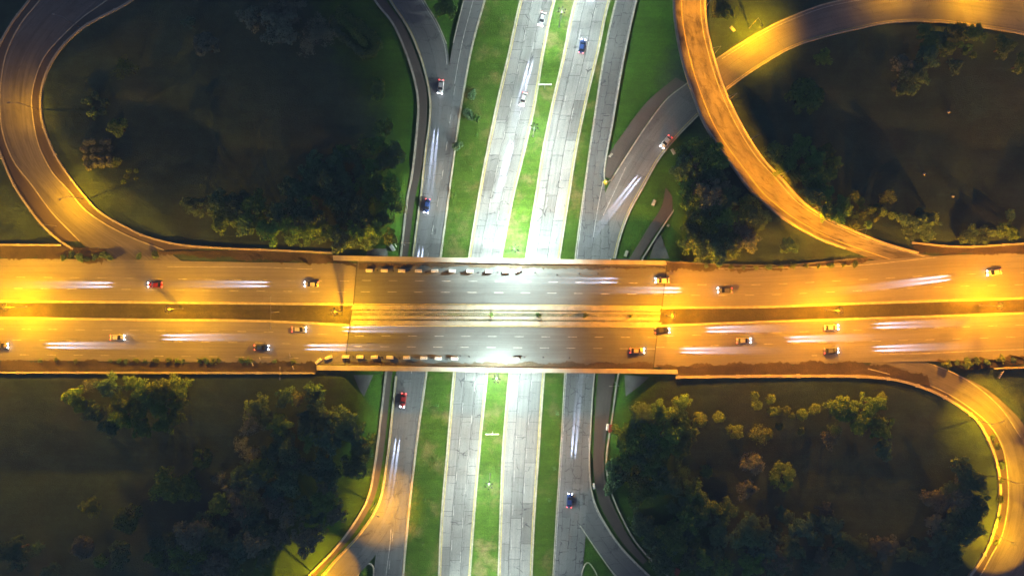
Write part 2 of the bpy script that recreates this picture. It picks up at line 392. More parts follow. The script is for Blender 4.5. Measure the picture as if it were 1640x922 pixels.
# markings on the corridor
for key in ('west','east'):
    L,Rr=BANDS[key]
    sgn = 1
    for f in (.05,.955): marking(lerp_line(key,f),'yellow',w=.34)
    for f,s in ((.36,0),(.66,4)): marking(lerp_line(key,f),w=.2,dash=3.4,period=11.0,start=s)
marking(lerp_line('frontW',.45)[:64],w=.22); marking(lerp_line('frontW',.5)[64:],w=.18,dash=3,period=9)
marking(lerp_line('frontW',.97),'yellow',w=.3); marking(lerp_line('slipW',.04)[6:],'yellow',w=.3); marking(lerp_line('slipW',.93)[30:60],w=.25)
marking(lerp_line('frontE',.95)[:100],w=.25); marking(lerp_line('frontE',.05),'paint',w=.25)
marking(lerp_line('lowramp',.94),'yellow',w=.25); marking(lerp_line('lowramp',.10)[:150],w=.22)
marking(wpath([(1002,268),(985,305),(966,345)]),w=.25); marking(wpath([(966,290),(958,330),(950,380)]),w=.22)
marking(lerp_line('slipSW',.05),'yellow',w=.35); marking(wpath([(640,720),(634,790),(618,840),(590,885)]),w=.3)
marking(wpath([(622,812),(626,850),(618,922)]),w=.2); marking(lerp_line('slipSE',.95),w=.25); marking(wpath([(929,841),(955,880),(985,922)]),w=.25)

# ------------------------------------------------------------------ east-west highway, z = ZE
wnT=[(-500,413),(0,414),(200,416),(400,420),(572,422)]; wnB=[(-500,481),(0,483),(280,485),(420,486.5),(566,488)]
wsT=[(-500,506),(0,508.5),(200,511),(420,513.5),(560,520)]; wsB=[(-500,575),(0,577),(400,581),(552,584)]
enT=[(1068,427),(1220,428),(1371,419),(1506,409),(1640,405),(2140,388)]; enB=[(1060,493),(1220,492),(1354,487),(1640,478),(2140,462)]
esT=[(1054,521),(1220,515),(1435,508),(1640,501),(2140,486)]; esB=[(1046,588),(1220,584),(1400,580),(1500,578),(1640,574),(2140,558)]
road('wn',wnT,wnB,ZE,'approach',name='highway'); road('ws',wsT,wsB,ZE,'approach',name='highway')
road('en',enT,enB,ZE,'approach',name='highway'); road('es',esT,esB,ZE,'approach',name='highway')
# grassed medians of the approaches
for a,b in ((wnB,wsT),(enB,esT)):
    L,Rr=edges(a,b,ZE+.16); band_mesh('grass_median',L,Rr,M['scrub'])
for p in (wnB,wsT,enB,esT): kerb(p,ZE,w=.5,h=.2)
# dirt shoulders with ragged edges
def ragged(Lp,Rp,z,amp,seed,mat='dirt',both=False,dz=.012):
    rr=random.Random(seed); L,Rr=edges(Lp,Rp,z,None,3.0)
    for i in range(len(L)):
        a=rr.gauss(0,1)*amp; t=np.array([0,1,0]); Rr[i]=Rr[i]+t*a*.6+t*amp*math.sin(i*.31+seed)*.8
        if both: L[i]=L[i]+t*rr.gauss(0,1)*amp*.5
    return band_mesh('dirt_shoulder',L,Rr,M[mat],dz)
ragged([(-500,392),(0,393),(118,394)],[(-500,412),(0,414),(118,414)],ZE,.5,1)
ragged([(118,396),(170,399)],[(118,417),(172,419)],ZE,.7,2)
ragged([(250,402),(420,402),(535,409)],[(250,406),(420,416),(572,424)],ZE,.5,3)
ragged([(-500,593),(0,594),(510,595)],[(-500,575),(0,577),(510,580)],ZE,.5,4)
ragged([(1066,420),(1220,424),(1395,412)],[(1068,432),(1220,433),(1395,418)],ZE,.45,5)
ragged([(1460,392),(1560,396),(1640,393),(2140,376)],[(1470,405),(1560,407),(1640,406),(2140,389)],ZE,.3,6)
ragged([(1085,603),(1220,602),(1400,604),(1490,618)],[(1050,586),(1220,581),(1400,583),(1485,602)],ZE,.5,7)
ragged([(1545,592),(1600,588),(1640,583),(2140,566)],[(1500,580),(1560,577),(1640,571),(2140,556)],ZE,.5,8)
ragged([(572,584),(700,586),(900,590),(1046,590)],[(552,578),(700,580),(900,581),(1046,580)],ZE,.35,9,dz=.03)
ragged([(575,421),(700,423),(900,425),(1066,427)],[(575,430),(700,427),(900,430),(1066,429)],ZE,.35,10,dz=.03)

# ramp that loops off in the north-west
nlL=[(130,-95),(64,0),(34,37),(12,80),(3,120),(0,170),(5,215),(22,258),(50,295),(85,342),(128,386),(165,425)]
nlR=[(250,-60),(168,3),(134,27),(101,57),(72,90),(57,125),(51,160),(54,195),(62,232),(84,276),(111,306),(134,334),(161,354),(208,379),(262,400),(300,424)]
def rz(t): return 4.6+1.9*min(1,t*1.15)
L,Rr=edges(nlL,nlR,4.6,6.48); BANDS['loopNW']=(L,Rr); band_mesh('ramp',L,Rr,M['ramp'])
nwO=[(110,-95),(48,0),(20,37),(-3,80),(-12,120),(-15,170),(-9,215),(6,258),(25,300),(44,329),(67,359),(98,387),(118,399)]
nwI=[(262,-40),(205,5),(158,30),(134,44),(101,74),(79,108),(67,145),(67,188),(76,219),(91,252),(111,282),(141,320),(161,340),(202,364),(235,379),(289,392),(353,397.5),(420,400),(533,405)]
zNW=znear('loopNW')
CAP.extend(samples(L[::2],Rr[::2],5.5))
RAISED.extend(samples(*edges(nwO,nwI[:13]+[(260,390)],zNW,None,8.0),1.0))
kerb(nlR[:15],zNW,w=.3); kerb(nlL[:11],zNW,w=.3)
L,Rr=edges(nwO[:12],nlL[:11],zNW); band_mesh('footpath',L,Rr,M['walk'],.03)
L,Rr=edges(nlR[:15],nwI[:17],zNW); band_mesh('footpath',L,Rr,M['walk'],.03)
# flyover ramp in the north-east: bridge deck first, then on a bank down to the highway
flL=[(1088,-110),(1079,0),(1082,44),(1092.5,97.5),(1109,151),(1129.5,202),(1163,252),(1200,303),(1220,322),(1250,347),(1304,379),(1368,404),(1420,424)]
flR=[(1135,-110),(1128,0),(1131,44),(1143,94),(1161,148),(1187,202),(1220,254),(1250,286),(1287,326),(1328,352),(1368,371),(1408,387),(1450,400),(1520,416)]
# south-east ramp
seI=[(1390,590),(1443,604),(1499,621),(1552,652),(1590,687),(1607,722),(1614,768),(1614,809),(1604,858),(1587,890),(1569,922),(1500,1010)]
seO=[(1400,572),(1470,577),(1524,596),(1569,616),(1600,638),(1640,680),(1665,730),(1677,780),(1674,830),(1662,880),(1640,930),(1570,1030)]
L,Rr=edges(seI,seO,6.48,4.5); BANDS['rampSE']=(L,Rr); band_mesh('ramp',L,Rr,M['ramp'],-.004)
seK=[(1085,603.5),(1220,602),(1394,603.5),(1443,610),(1492,626),(1534,649),(1564,673),(1587,715),(1599,757),(1600,809.5),(1590,851),(1576,886),(1552,922),(1480,1010)]
zSE=znear('rampSE'); CAP.extend(samples(L[::2],Rr[::2],5.5))
L,Rr=edges(seK[2:],[(1394,592)]+seI[1:],zSE); band_mesh('footpath',L,Rr,M['walk'],.02)
kerb(seI,zSE,w=.3)
RAISED.extend(samples(*edges(seK[2:],seO,zSE,None,8.0),1.0))
marking(wpath([(1300,569),(1408,568),(1470,577),(1543,605),(1600,650),(1635,700)],ZE,5.8),w=.25)
# banks under the highway
raise_px([(-520,390),(0,392),(560,405)],[(-520,597),(0,597),(560,597)],ZE)
raise_px([(1050,410),(1220,418),(1400,410),(1640,392),(2140,372)],[(1050,597),(1220,602),(1400,603),(1560,590),(1640,582),(2140,566)],ZE)
raise_px(flL[9:],flR[8:],6.48,extra=1.0)
# cuttings that keep the corridor low
low_px(sideW,[(1075,-110),(1035,0),(1010,101),(1000,188),(1030,260),(1075,330),(1020,414),(1004,510),(988,600),(975,670),(968,740),(976,785),(1002,841),(1020,870),(1060,922),(1110,985)],0,0)
NCOR=len(LOW); low_px(lrL,lrR,0,2.0); low_px(sbL,sbR,0,3)

def bank_height(x, y):
    """ground height for arrays x, y"""
    z = .45*np.sin(x*.043+1.3)*np.sin(y*.057+.4)-.25
    for cx,cy,hw,zr in RAISED:
        d=np.hypot(x-cx,y-cy)-hw; np.maximum(z, zr-np.maximum(0,d-1.2)/4.6, out=z)
    low=np.full_like(z,99.0)
    for cx,cy,hw,zl in LOW:
        d=np.hypot(x-cx,y-cy)-hw; np.minimum(low, zl+np.maximum(0,d-.5)/1.7, out=low)
    for cx,cy,hw,zl in CAP:
        d=np.hypot(x-cx,y-cy)-hw; np.minimum(z, np.where(d<0,zl,99.0), out=z)
    return np.minimum(z,low)-.09
def axis(lo,hi,st):
    a=list(np.arange(lo,hi+.01,st)); g=st
    while a[-1]<2500: g*=1.35; a.append(a[-1]+g); 
    g=st
    while a[0]>-2500: g*=1.35; a.insert(0,a[0]-g)
    return np.array(a)
X=axis(-200,200,1.3); Y=axis(-128,128,1.3); GX,GY=np.meshgrid(X,Y); GZ=bank_height(GX,GY)
nx,ny=len(X),len(Y)
gv=np.stack([GX.ravel(),GY.ravel(),GZ.ravel()],1).tolist()
gf=[(j*nx+i,j*nx+i+1,(j+1)*nx+i+1,(j+1)*nx+i) for j in range(ny-1) for i in range(nx-1)]
go=tag(mesh('ground',gv,gf,M['ground'],smooth=True),kind='structure')
dl_=np.full(GX.size,99.0)
for cx,cy,hw,zl in LOW[:NCOR]: np.minimum(dl_, np.hypot(GX.ravel()-cx,GY.ravel()-cy)-hw, out=dl_)
at=go.data.attributes.new('watered','FLOAT','POINT'); at.data.foreach_set('value',np.clip(1-(dl_-3)/17,0,1).astype(np.float32))
def ground(px,py,guess=0.0):
    z=guess
    for _ in range(3):
        p=P(px,py,z); z=float(bank_height(np.array([p[0]]),np.array([p[1]]))[0])
    return z
# greener mown grass beside the corridor (lies on the ground sheet, follows it)
def drape(name,Lp,Rp,mat,dz=.05,nx=10):
    l=smooth(Lp,step=6); n=max(len(l),len(smooth(Rp,step=6))); l=smooth(Lp,n); r=smooth(Rp,n); px=[]
    for i in range(n):
        for k in range(nx+1): px.append(l[i]*(1-k/nx)+r[i]*k/nx)
    px=np.array(px); x=(px[:,0]-820)*S; y=(461-px[:,1])*S; z=bank_height(x,y)
    for _ in range(2):
        k=S*(H-z)/H; x=(px[:,0]-820)*k; y=(461-px[:,1])*k; z=bank_height(x,y)
    vs=np.stack([x,y,z+dz],1); fs=[(i*(nx+1)+k,(i+1)*(nx+1)+k,(i+1)*(nx+1)+k+1,i*(nx+1)+k+1) for i in range(n-1) for k in range(nx)]
    a,b,d=vs[fs[0][0]],vs[fs[0][1]],vs[fs[0][2]]
    if np.cross(b-a,d-b)[2]<0: fs=[f[::-1] for f in fs]
    o=mesh(name,vs,fs,M[mat],smooth=True); tag(o,kind='structure'); return o
# edge lines and lane dashes of the highway
for key,fr in (('wn',(.43,.69)),('ws',(.26,.52,.86)),('en',(.43,.69)),('es',(.26,.52))):
    for f in fr: marking(lerp_line(key,f),w=.17,dash=2.8,period=8.4,start=R.uniform(0,5))
for key,f in (('wn',.975),('ws',.025),('en',.975),('es',.02)): marking(lerp_line(key,f),'yellow',w=.28)
marking(wpath([(1150,430),(1280,428),(1371,425),(1500,412)],ZE),w=.2); marking(wpath([(1640,559),(1560,562),(1470,566),(1408,567)],ZE),w=.22)
marking(wpath([(268,427),(420,428),(500,431)],ZE),w=.18)

# ------------------------------------------------------------------ overpass
ov=thing('overpass_bridge','long concrete highway overpass with dark asphalt deck crossing the pale concrete road','bridge',P(815,505,0))
def child_fix(o, par):   # keep world coordinates while parented to an unrotated empty
    o.location = tuple(-a for a in par.location); return o
def prism(poly, z0, z1):
    n=len(poly); v=[(x,y,z0) for x,y in poly]+[(x,y,z1) for x,y in poly]
    f=[tuple(range(n))[::-1],tuple(range(n,2*n))]+[(i,(i+1)%n,n+(i+1)%n,n+i) for i in range(n)]
    return v,f
def pxpoly(pts,z): return [P(a,b,z)[:2] for a,b in pts]
def prism_obj(name,pts,zref,z0,z1,mat,par):
    q=pxpoly(pts,zref); ar=sum(q[i][0]*q[(i+1)%len(q)][1]-q[(i+1)%len(q)][0]*q[i][1] for i in range(len(q)))
    if ar<0: q=q[::-1]
    v,f=prism(q,z0,z1); return child_fix(mesh(name,v,f,M[mat],par),ov if par is None else par)
prism_obj('deck',[(573,415),(820,417),(1067,420),(1045,595),(820,593),(552,590)],ZE,5.1,ZE-.02,'dark_conc',ov)
L,Rr=edges([(572,419),(820,421),(1068,424.5)],[(566,488.5),(820,490),(1060,492.5)],ZE); BANDS['bn']=(L,Rr); child_fix(band_mesh('road_surface',L,Rr,M['newasphalt'],0,ov),ov)
L,Rr=edges([(560,520),(820,521),(1054,522)],[(552,586),(820,589),(1046,592)],ZE); BANDS['bs']=(L,Rr); child_fix(band_mesh('road_surface',L,Rr,M['newasphalt'],0,ov),ov)
prism_obj('parapet',[(533,409),(700,412),(820,414),(1066,417.5),(1068,424),(820,421.5),(700,419.5),(534,417)],ZE+.9,ZE-.6,ZE+.9,'concrete',ov)
prism_obj('parapet',[(507,585),(700,587.5),(820,589),(1085,592),(1086,598.5),(820,596),(700,594.5),(507,592.5)],ZE+.9,ZE-.6,ZE+.9,'concrete',ov)
for a,b in ((489,496),(514,521)):
    prism_obj('median_kerb',[(566,a-1),(820,a),(1060,a+2),(1056,b+2),(820,b),(562,b-1)],ZE,ZE-.3,ZE+.25,'slabc',ov)
prism_obj('median_bed',[(566,495),(820,496),(1059,498),(1056,516),(820,514),(563,513)],ZE,ZE-.3,ZE+.12,'weedy',ov)
prism_obj('median_slab',[(564,505.5),(820,506.5),(1057,508),(1056.5,512.5),(820,511),(563.5,510)],ZE,ZE-.1,ZE+.2,'slabc',ov)
prism_obj('median_slab',[(565,498),(820,499),(1058,501),(1057.8,503),(820,501),(564.8,500)],ZE,ZE-.1,ZE+.2,'slabc',ov)
for yy in (497,513.3):
    m=MB(); n=56
    for i in range(n):
        px=572+i*8.6; p=P(px,yy+ (px-820)*.006,ZE); m.tube((p[0],p[1],ZE+.1),(p[0],p[1],ZE+.75),.10,.10,6)
    a=P(570,yy-1.5,ZE);b=P(1050,yy+1.4,ZE)
    m.tube((a[0],a[1],ZE+.7),(b[0],b[1],ZE+.7),.015,n=6)
    child_fix(m.build('median_railing',M['dsteel'],ov),ov)
for xx in (0,1,2):
    for yy in (435,470,540,575):
        f=(0.0,.0)
        cx={0:(728,700),1:(822,803),2:(908,893)}[xx]; t=(yy-414)/(600-414); p=P(cx[0]+(cx[1]-cx[0])*t,yy,0)
        m=MB(); m.tube((p[0],p[1],-.3),(p[0],p[1],5.15),.55,n=16); child_fix(m.build('pier',M['dark_conc'],ov,True),ov)
# expansion joints
for pts in ([(572,419),(566,488.5)],[(560,520),(552,586)],[(1068,424.5),(1060,492.5)],[(1054,522),(1046,592)]):
    W=toworld(smooth(pts),ZE); v,f=line_marks(W,w=.3,dz=.018); child_fix(mesh('expansion_joint',v,f,M['black'],ov),ov)
for key,fr in (('bn',(.43,.69)),('bs',(.26,.52))):
    for f in fr: marking(lerp_line(key,f),w=.17,dash=2.8,period=8.3,start=2)
marking(lerp_line('bs',.02),'yellow',w=.25); marking(lerp_line('bn',.97),'yellow',w=.2)
# slope paving under the bridge ends
for pts,zz in (([(1040,414),(1072,414),(1058,376),(1050,382)],None),([(585,411),(622,411),(619,398),(590,398)],None),([(566,600),(598,600),(583,635),(575,622)],None),([(1000,600),(1040,603),(1024,618),(1002,634)],None)):
    a,b,c,d=[np.array(q,float) for q in pts]
    drape('slope_paving',[tuple(d),tuple(a)],[tuple(c),tuple(b)],'dark_conc',.07,6)

# ------------------------------------------------------------------ flyover
fo=thing('flyover_bridge','curved orange lit flyover ramp crossing over the lower curved ramp','bridge',P(1145,150,0))
L,Rr=edges(flL,flR,ZE-.03); BANDS['fly']=(L,Rr)
child_fix(band_mesh('road_surface',L,Rr,M['flyroad'],0,fo),fo)
k=int(len(L)*.62); v=[];f=[]
for i in range(k):
    for p,z in ((L[i],-.06),(Rr[i],-.06),(Rr[i],-1.3),(L[i],-1.3)): v.append((p[0],p[1],p[2]+z))
for i in range(k-1):
    for q in range(4): f.append((i*4+q,i*4+(q+1)%4,i*4+4+(q+1)%4,i*4+4+q))
f+=[(3,2,1,0),((k-1)*4,(k-1)*4+1,(k-1)*4+2,(k-1)*4+3)]
child_fix(mesh('deck',v,f,M['dark_conc'],fo),fo)
child_fix(kerb(None,world=L[:int(len(L)*.90)],w=.55,h=.95,mat='concrete',name='parapet',parent=fo),fo)
child_fix(kerb(None,world=Rr[:int(len(L)*.93)],w=.55,h=.95,mat='concrete',name='parapet',parent=fo),fo)
for i in (int(len(L)*t) for t in (.05,.16,.27,.45,.56)):
    c=(L[i]+Rr[i])/2; m=MB(); m.tube((c[0],c[1],-.5),(c[0],c[1],5.3),.8,n=16); m.box((c[0],c[1],4.95),(5,1.2,.5),0)
    child_fix(m.build('pier',M['dark_conc'],fo),fo)
W=L*.74+Rr*.26; vv,ff=line_marks(W,w=.22); child_fix(mesh('lane_line',vv,ff,M['yellow'],fo),fo)
vv,ff=line_marks(L*.12+Rr*.88,w=.22); child_fix(mesh('lane_line',vv,ff,M['paint'],fo),fo)

# ------------------------------------------------------------------ walls along the highway edges
def wall(label,pts,z0,z1=None,w=.55,h=.45,mat='concrete',posts=True):
    W=toworld(smooth(pts),z0,z1); t=thing('parapet_wall',label,'wall',tuple(W[len(W)//2]))
    o=kerb(None,world=W,w=w,h=h,mat=mat,name='wall',parent=t); child_fix(o,t)
    m=MB()
    for i in range(0,len(W),12): m.box((W[i][0],W[i][1],W[i][2]+h*.5+.03),(w*1.35,w*1.35,h+.06))
    child_fix(m.build('pilaster',M[mat],t),t)
wall('straight low wall north of the highway ending at the loop ramp mouth',[(-500,391),(0,392),(98,392.5)],ZE)
wall('curved low wall on the outer edge of the north-western loop ramp',nwO,zNW)
wall('long curved pale wall round the inside of the north-western loop ramp',nwI,zNW)
wall('long straight bright wall south of the highway, west of the overpass',[(-500,595.5),(0,596),(505,597)],ZE,h=.5)
wall('bright wall south of the highway curving round the south-eastern ramp',seK,zSE,w=.8,h=.5)
wall('short bright wall north of the highway at the eastern edge',[(1462,389),(1530,395),(1580,394),(1640,390),(2140,372)],ZE)
wall('low dark stone edge north of the highway between overpass and flyover',[(1068,419),(1150,423),(1260,424),(1372,414)],ZE,w=.4,h=.35,mat='dark_conc')
wall('short yellow lit wall at the corner beyond the south-eastern ramp',[(1593,589.5),(1640,588),(2140,570)],ZE,w=.4,h=.6)

# ------------------------------------------------------------------ lamps
ORANGE=(1.0,.42,.0); ORANGE2=(1.0,.345,.0); WHITE=(.84,1.0,.93)
def spot(name, loc, power, col, size=160, blend=.3, parent=None, rot=(0,0,0), radius=.12, bat=1.0, scale=None):
    l=bpy.data.lights.new(name,'SPOT'); l.energy=power; l.color=col; l.spot_size=rad(size); l.spot_blend=blend; l.shadow_soft_size=radius
    if bat:
        l.use_nodes=True; t=l.node_tree; em=t.nodes['Emission']
        g=t.nodes.new('ShaderNodeNewGeometry'); sx=t.nodes.new('ShaderNodeSeparateXYZ'); t.links.new(g.outputs['Incoming'],sx.inputs[0])
        ab=t.nodes.new('ShaderNodeMath'); ab.operation='ABSOLUTE'; t.links.new(sx.outputs[2],ab.inputs[0])
        mx=t.nodes.new('ShaderNodeMath'); mx.operation='MAXIMUM'; t.links.new(ab.outputs[0],mx.inputs[0]); mx.inputs[1].default_value=.22
        pw=t.nodes.new('ShaderNodeMath'); pw.operation='POWER'; t.links.new(mx.outputs[0],pw.inputs[0]); pw.inputs[1].default_value=-bat
        t.links.new(pw.outputs[0],em.inputs['Strength'])
    o=bpy.data.objects.new(name,l); o.location=loc; o.rotation_euler=rot
    if scale: o.scale=scale
    return put(o,parent)
def make_mast():
    r=thing('lamp_mast','x','lamp mast'); 
    m=MB(); m.tube((0,0,0),(0,0,10.6),.16,.09,12); m.tube((0,0,0),(0,0,.5),.26,.24,12); m.build('pole',M['steel'],r,True)
    m=MB()
    for i in range(24):
        a,b=2*PI*i/24,2*PI*(i+1)/24; m.tube((.75*math.cos(a),.75*math.sin(a),10.1),(.75*math.cos(b),.75*math.sin(b),10.1),.04,n=6)
    for i in range(6):
        a=2*PI*i/6; m.tube((0,0,10.3),(.75*math.cos(a),.75*math.sin(a),10.1),.035,n=6)
    m.build('ring',M['steel'],r)
    for i in range(6):
        a=2*PI*i/6+.3; c=(1.05*math.cos(a),1.05*math.sin(a),10.1)
        m=MB(); m.box(c,(.62,.34,.2),a,.75); h=m.build('lamp_head',M['dsteel'],r)
        m=MB(); m.box((c[0],c[1],c[2]-.125),(.5,.26,.04),a); m.build('lens',M['lens_o'],h)
    return r
mast0=make_mast(); used=[0]
def mast(px,py,z,label,lens,lights,power,col,size=172,blend=.12,bat=1.05,rz=0.0,tall=1.0):
    """px,py: where the ring of heads shows in the photograph"""
    r=mast0 if not used[0] else copy_tree(mast0); used[0]=1
    p=P(px,py,z+10.1*tall); r.location=(p[0],p[1],z); r.scale=(1,1,tall); r.rotation_euler=(0,0,rz); tag(r,label,'lamp mast',None)
    for c in r.children:
        for g in c.children:
            if g.name.startswith('lens'): g.material_slots[0].link='OBJECT'; g.material_slots[0].material=M[lens]
    for ang,w in lights:
        spot('lamp_light',(1.05*math.cos(ang-rz),1.05*math.sin(ang-rz),9.9),power*w,col,size,blend,r,radius=.18,bat=bat,scale=(1,1,1/tall))
    return r
KW=21500; KO=42000
D=rad
mast(900,17,0,'white multi-head lamp mast in the grass median near the top edge','lens_w',[(D(0),.5),(D(180),.5)],KW*1.0,WHITE,tall=1.42,size=157,blend=.2,bat=1.0)
mast(856,203,0,'white multi-head lamp mast in the grass median below the white sign','lens_w',[(D(10),.5),(D(190),.5)],KW,WHITE,rz=.4,tall=1.42,size=157,blend=.2,bat=1.0)
mast(825,398,0,'white multi-head lamp mast in the grass median just north of the overpass','lens_w',[(D(0),.5),(D(180),.5)],KW*2.5,WHITE,rz=.2,tall=1.42,size=157,blend=.2,bat=1.0)
mast(795,607,0,'white multi-head lamp mast in the grass median just south of the overpass','lens_w',[(D(0),.5),(D(180),.5)],KW*2.0,WHITE,rz=.7,tall=1.42,size=157,blend=.2,bat=1.0)
mast(783,777,0,'white multi-head lamp mast in the grass median below the white south sign','lens_w',[(D(0),.5),(D(180),.5)],KW*.85,WHITE,rz=.1,tall=1.42,size=157,blend=.2,bat=1.0)
mast(772,965,0,'white multi-head lamp mast in the grass median beyond the bottom edge','lens_w',[(D(0),.5),(D(180),.5)],KW*.85,WHITE,tall=1.42,size=157,blend=.2,bat=1.0)
mast(928,-165,0,'white multi-head lamp mast in the grass median beyond the top edge','lens_w',[(D(0),.5),(D(180),.5)],KW,WHITE,tall=1.42,size=157,blend=.2,bat=1.0)
mast(8,492,ZE,'orange multi-head lamp mast in the dry median at the western edge','lens_o',[(D(60),.55),(D(200),.55)],KO*1.2,ORANGE)
mast(269,495,ZE,'orange multi-head lamp mast in the dry median beside a long slanted shadow','lens_o',[(D(-40),.55)],KO*.95,ORANGE,rz=.5)
mast(535,499.5,ZE,'orange multi-head lamp mast at the western end of the overpass median','lens_o',[(D(-88),.75)],KO*1.2,ORANGE,rz=.2)
mast(1078,506,ZE,'orange multi-head lamp mast at the eastern end of the overpass median','lens_o',[(D(80),.5),(D(-100),.5)],KO*1.25,ORANGE2,rz=.9)
mast(1345,497.5,ZE,'orange multi-head lamp mast in the dry median opposite the flyover mouth','lens_o',[(D(100),.5),(D(-60),.5)],KO*1.1,ORANGE2,rz=.3)
mast(1602,490,ZE,'orange multi-head lamp mast in the dry median near the eastern edge','lens_o',[(D(45),.55),(D(85),.55)],KO*1.2,ORANGE2,rz=.6)
mast(1870,483,ZE,'orange multi-head lamp mast in the dry median beyond the eastern edge','lens_o',[(D(45),.5),(D(200),.5)],KO*1.2,ORANGE2)
mast(-260,490,ZE,'orange multi-head lamp mast in the dry median beyond the western edge','lens_o',[(D(45),.5),(D(200),.5)],KO*1.2,ORANGE)

def make_lamp():
    r=thing('street_lamp','x','street lamp'); m=MB(); m.tube((0,0,0),(0,0,9.0),.11,.07,10); m.tube((0,0,0),(0,0,.4),.2,.18,10); m.build('pole',M['steel'],r,True)
    m=MB(); m.tube((0,0,8.9),(1.2,0,9.35),.055,.05,8); m.tube((1.2,0,9.35),(2.4,0,9.45),.05,.045,8); m.build('arm',M['steel'],r,True)
    m=MB(); m.box((2.75,0,9.45),(.85,.36,.2),0,.7); h=m.build('lamp_head',M['steel'],r)
    m=MB(); m.box((2.75,0,9.325),(.6,.28,.04)); m.build('lens',M['lens_o'],h)
    return r
lamp0=make_lamp(); lu=[0]
def lamp(px,py,z,ang,label,power,col=ORANGE,size=130,blend=.2,bat=.6,group=None,scale=None):
    r=lamp0 if not lu[0] else copy_tree(lamp0); lu[0]=1
    p=P(px,py,z); r.location=p; r.rotation_euler=(0,0,D(ang)); tag(r,label,'street lamp',group)
    if not power:
        for c in r.children:
            for g in c.children: g.material_slots[0].link='OBJECT'; g.material_slots[0].material=M['lens_off']
    else: spot('lamp_light',(2.75,0,9.25),power,col,size,blend,r,radius=.15,bat=bat,scale=scale)
KR=11000
# flyover lamps along its inner parapet
fw=[(.06,KR),(.17,KR),(.275,KR),(.375,KR),(.475,KR),(.575,KR*1.1),(.675,KR),(.78,KR*.5)]
names=['at the top of the flyover','on the flyover just above the crossing','on the flyover right over the lower ramp','on the flyover just past the lower ramp','on the flyover beside the dark wood','at the middle of the lower flyover bend','on the bank where the flyover leaves the wood','at the mouth of the flyover by the highway']
L,Rr=BANDS['fly']; n=len(L)
for (t,pw),nm in zip(fw,names):
    i=int(t*n); p=Rr[i]; tdir=(Rr[i+1]-Rr[i]); a=math.degrees(math.atan2(tdir[1],tdir[0]))-90
    r=lamp0 if not lu[0] else copy_tree(lamp0); lu[0]=1
    dd=np.array([math.cos(D(a)),math.sin(D(a))])
    r.location=(p[0]-dd[0]*.1,p[1]-dd[1]*.1,ZE-.1); r.rotation_euler=(0,0,D(a)); tag(r,'orange street lamp '+nm,'street lamp')
    spot('lamp_light',(3.2,0,9.25),pw*1.6,ORANGE2,76,.55,r,radius=.15,bat=.5,scale=(1.0,1.9,1))
lamp(1200,45,0,-70,'orange street lamp lighting the lower ramp east of the flyover',KR*3.6,ORANGE,132,.5)
lamp(1425,-28,0,-85,'orange street lamp at the top edge over the lower ramp',KR*1.0,ORANGE,140,.8)
lamp(1552,-24,0,-90,'orange street lamp at the top edge over the widest part of the lower ramp',KR*2.4,ORANGE,145,.7)
lamp(1690,-25,0,-95,'orange street lamp beyond the end of the lower ramp',KR*1.8,ORANGE,145,.7)
lamp(1561,671,5.9,20,'orange street lamp on the inner kerb of the south-eastern ramp, upper',KR*3.1,ORANGE,114,.3)
lamp(1598,762,5.3,0,'orange street lamp on the inner kerb at the outermost bend of the south-eastern ramp',KR*2.0,ORANGE,106,.2)
lamp(1578,848,4.9,-20,'orange street lamp on the inner kerb of the south-eastern ramp, lower',KR*3.4,ORANGE,112,.15)
lamp(601,806,0,-25,'orange street lamp on the kerb where the south-western slip road bends',KR*2.3,ORANGE,118,.3)
lamp(500,918,0,-40,'orange street lamp on the south-western slip road at the bottom edge',KR*2.8,ORANGE,116,.12)
lamp(138,320,5.6,200,'dim orange street lamp on the inner wall of the north-western loop ramp',KR*2.0,ORANGE,156,.9,bat=1.1)
lamp(60,176,5.0,180,'faintly lit street lamp inside the north-western loop ramp, beside the clump of ball shaped trees',KR*.65,ORANGE,156,.9,bat=1.0)
lamp(128,44,4.8,165,'unlit street lamp inside the north-western loop ramp near the top edge',0)
lamp(90,362,6.1,-40,'unlit street lamp on the outer wall at the foot of the north-western loop ramp',0)
lamp(648,392,0,0,'unlit dark street lamp on the western footpath beside the white cabinet',0)
lamp(985,612,0,180,'unlit dark street lamp on the eastern footpath just south of the overpass',0)
# two-armed poles standing by the highway
def double_lamp(px,py,z,label,h=8.0,arm=2.6):
    p=P(px,py,z); t=thing('double_lamp_post',label,'lamp post',p)
    m=MB(); m.tube((0,0,0),(0,0,h),.13,.08,10); m.build('pole',M['steel'],t,True)
    for s in (-1,1):
        m=MB(); m.tube((0,0,h-.1),(0,s*arm,h+.25),.05,.045,8); m.build('arm',M['steel'],t,True)
        m=MB(); m.box((0,s*(arm+.35),h+.25),(.34,.8,.2),0,.75); hd=m.build('lamp_head',M['steel'],t)
        m=MB(); m.box((0,s*(arm+.35),h+.12),(.26,.6,.04)); m.build('lens',M['lens_off'],hd)
double_lamp(447,499,ZE,'tall unlit two-armed lamp post in the dry median west of the overpass',8.0,4.2)
double_lamp(458,594,ZE,'small unlit two-armed lamp post by the bright south wall',6.0,1.3)

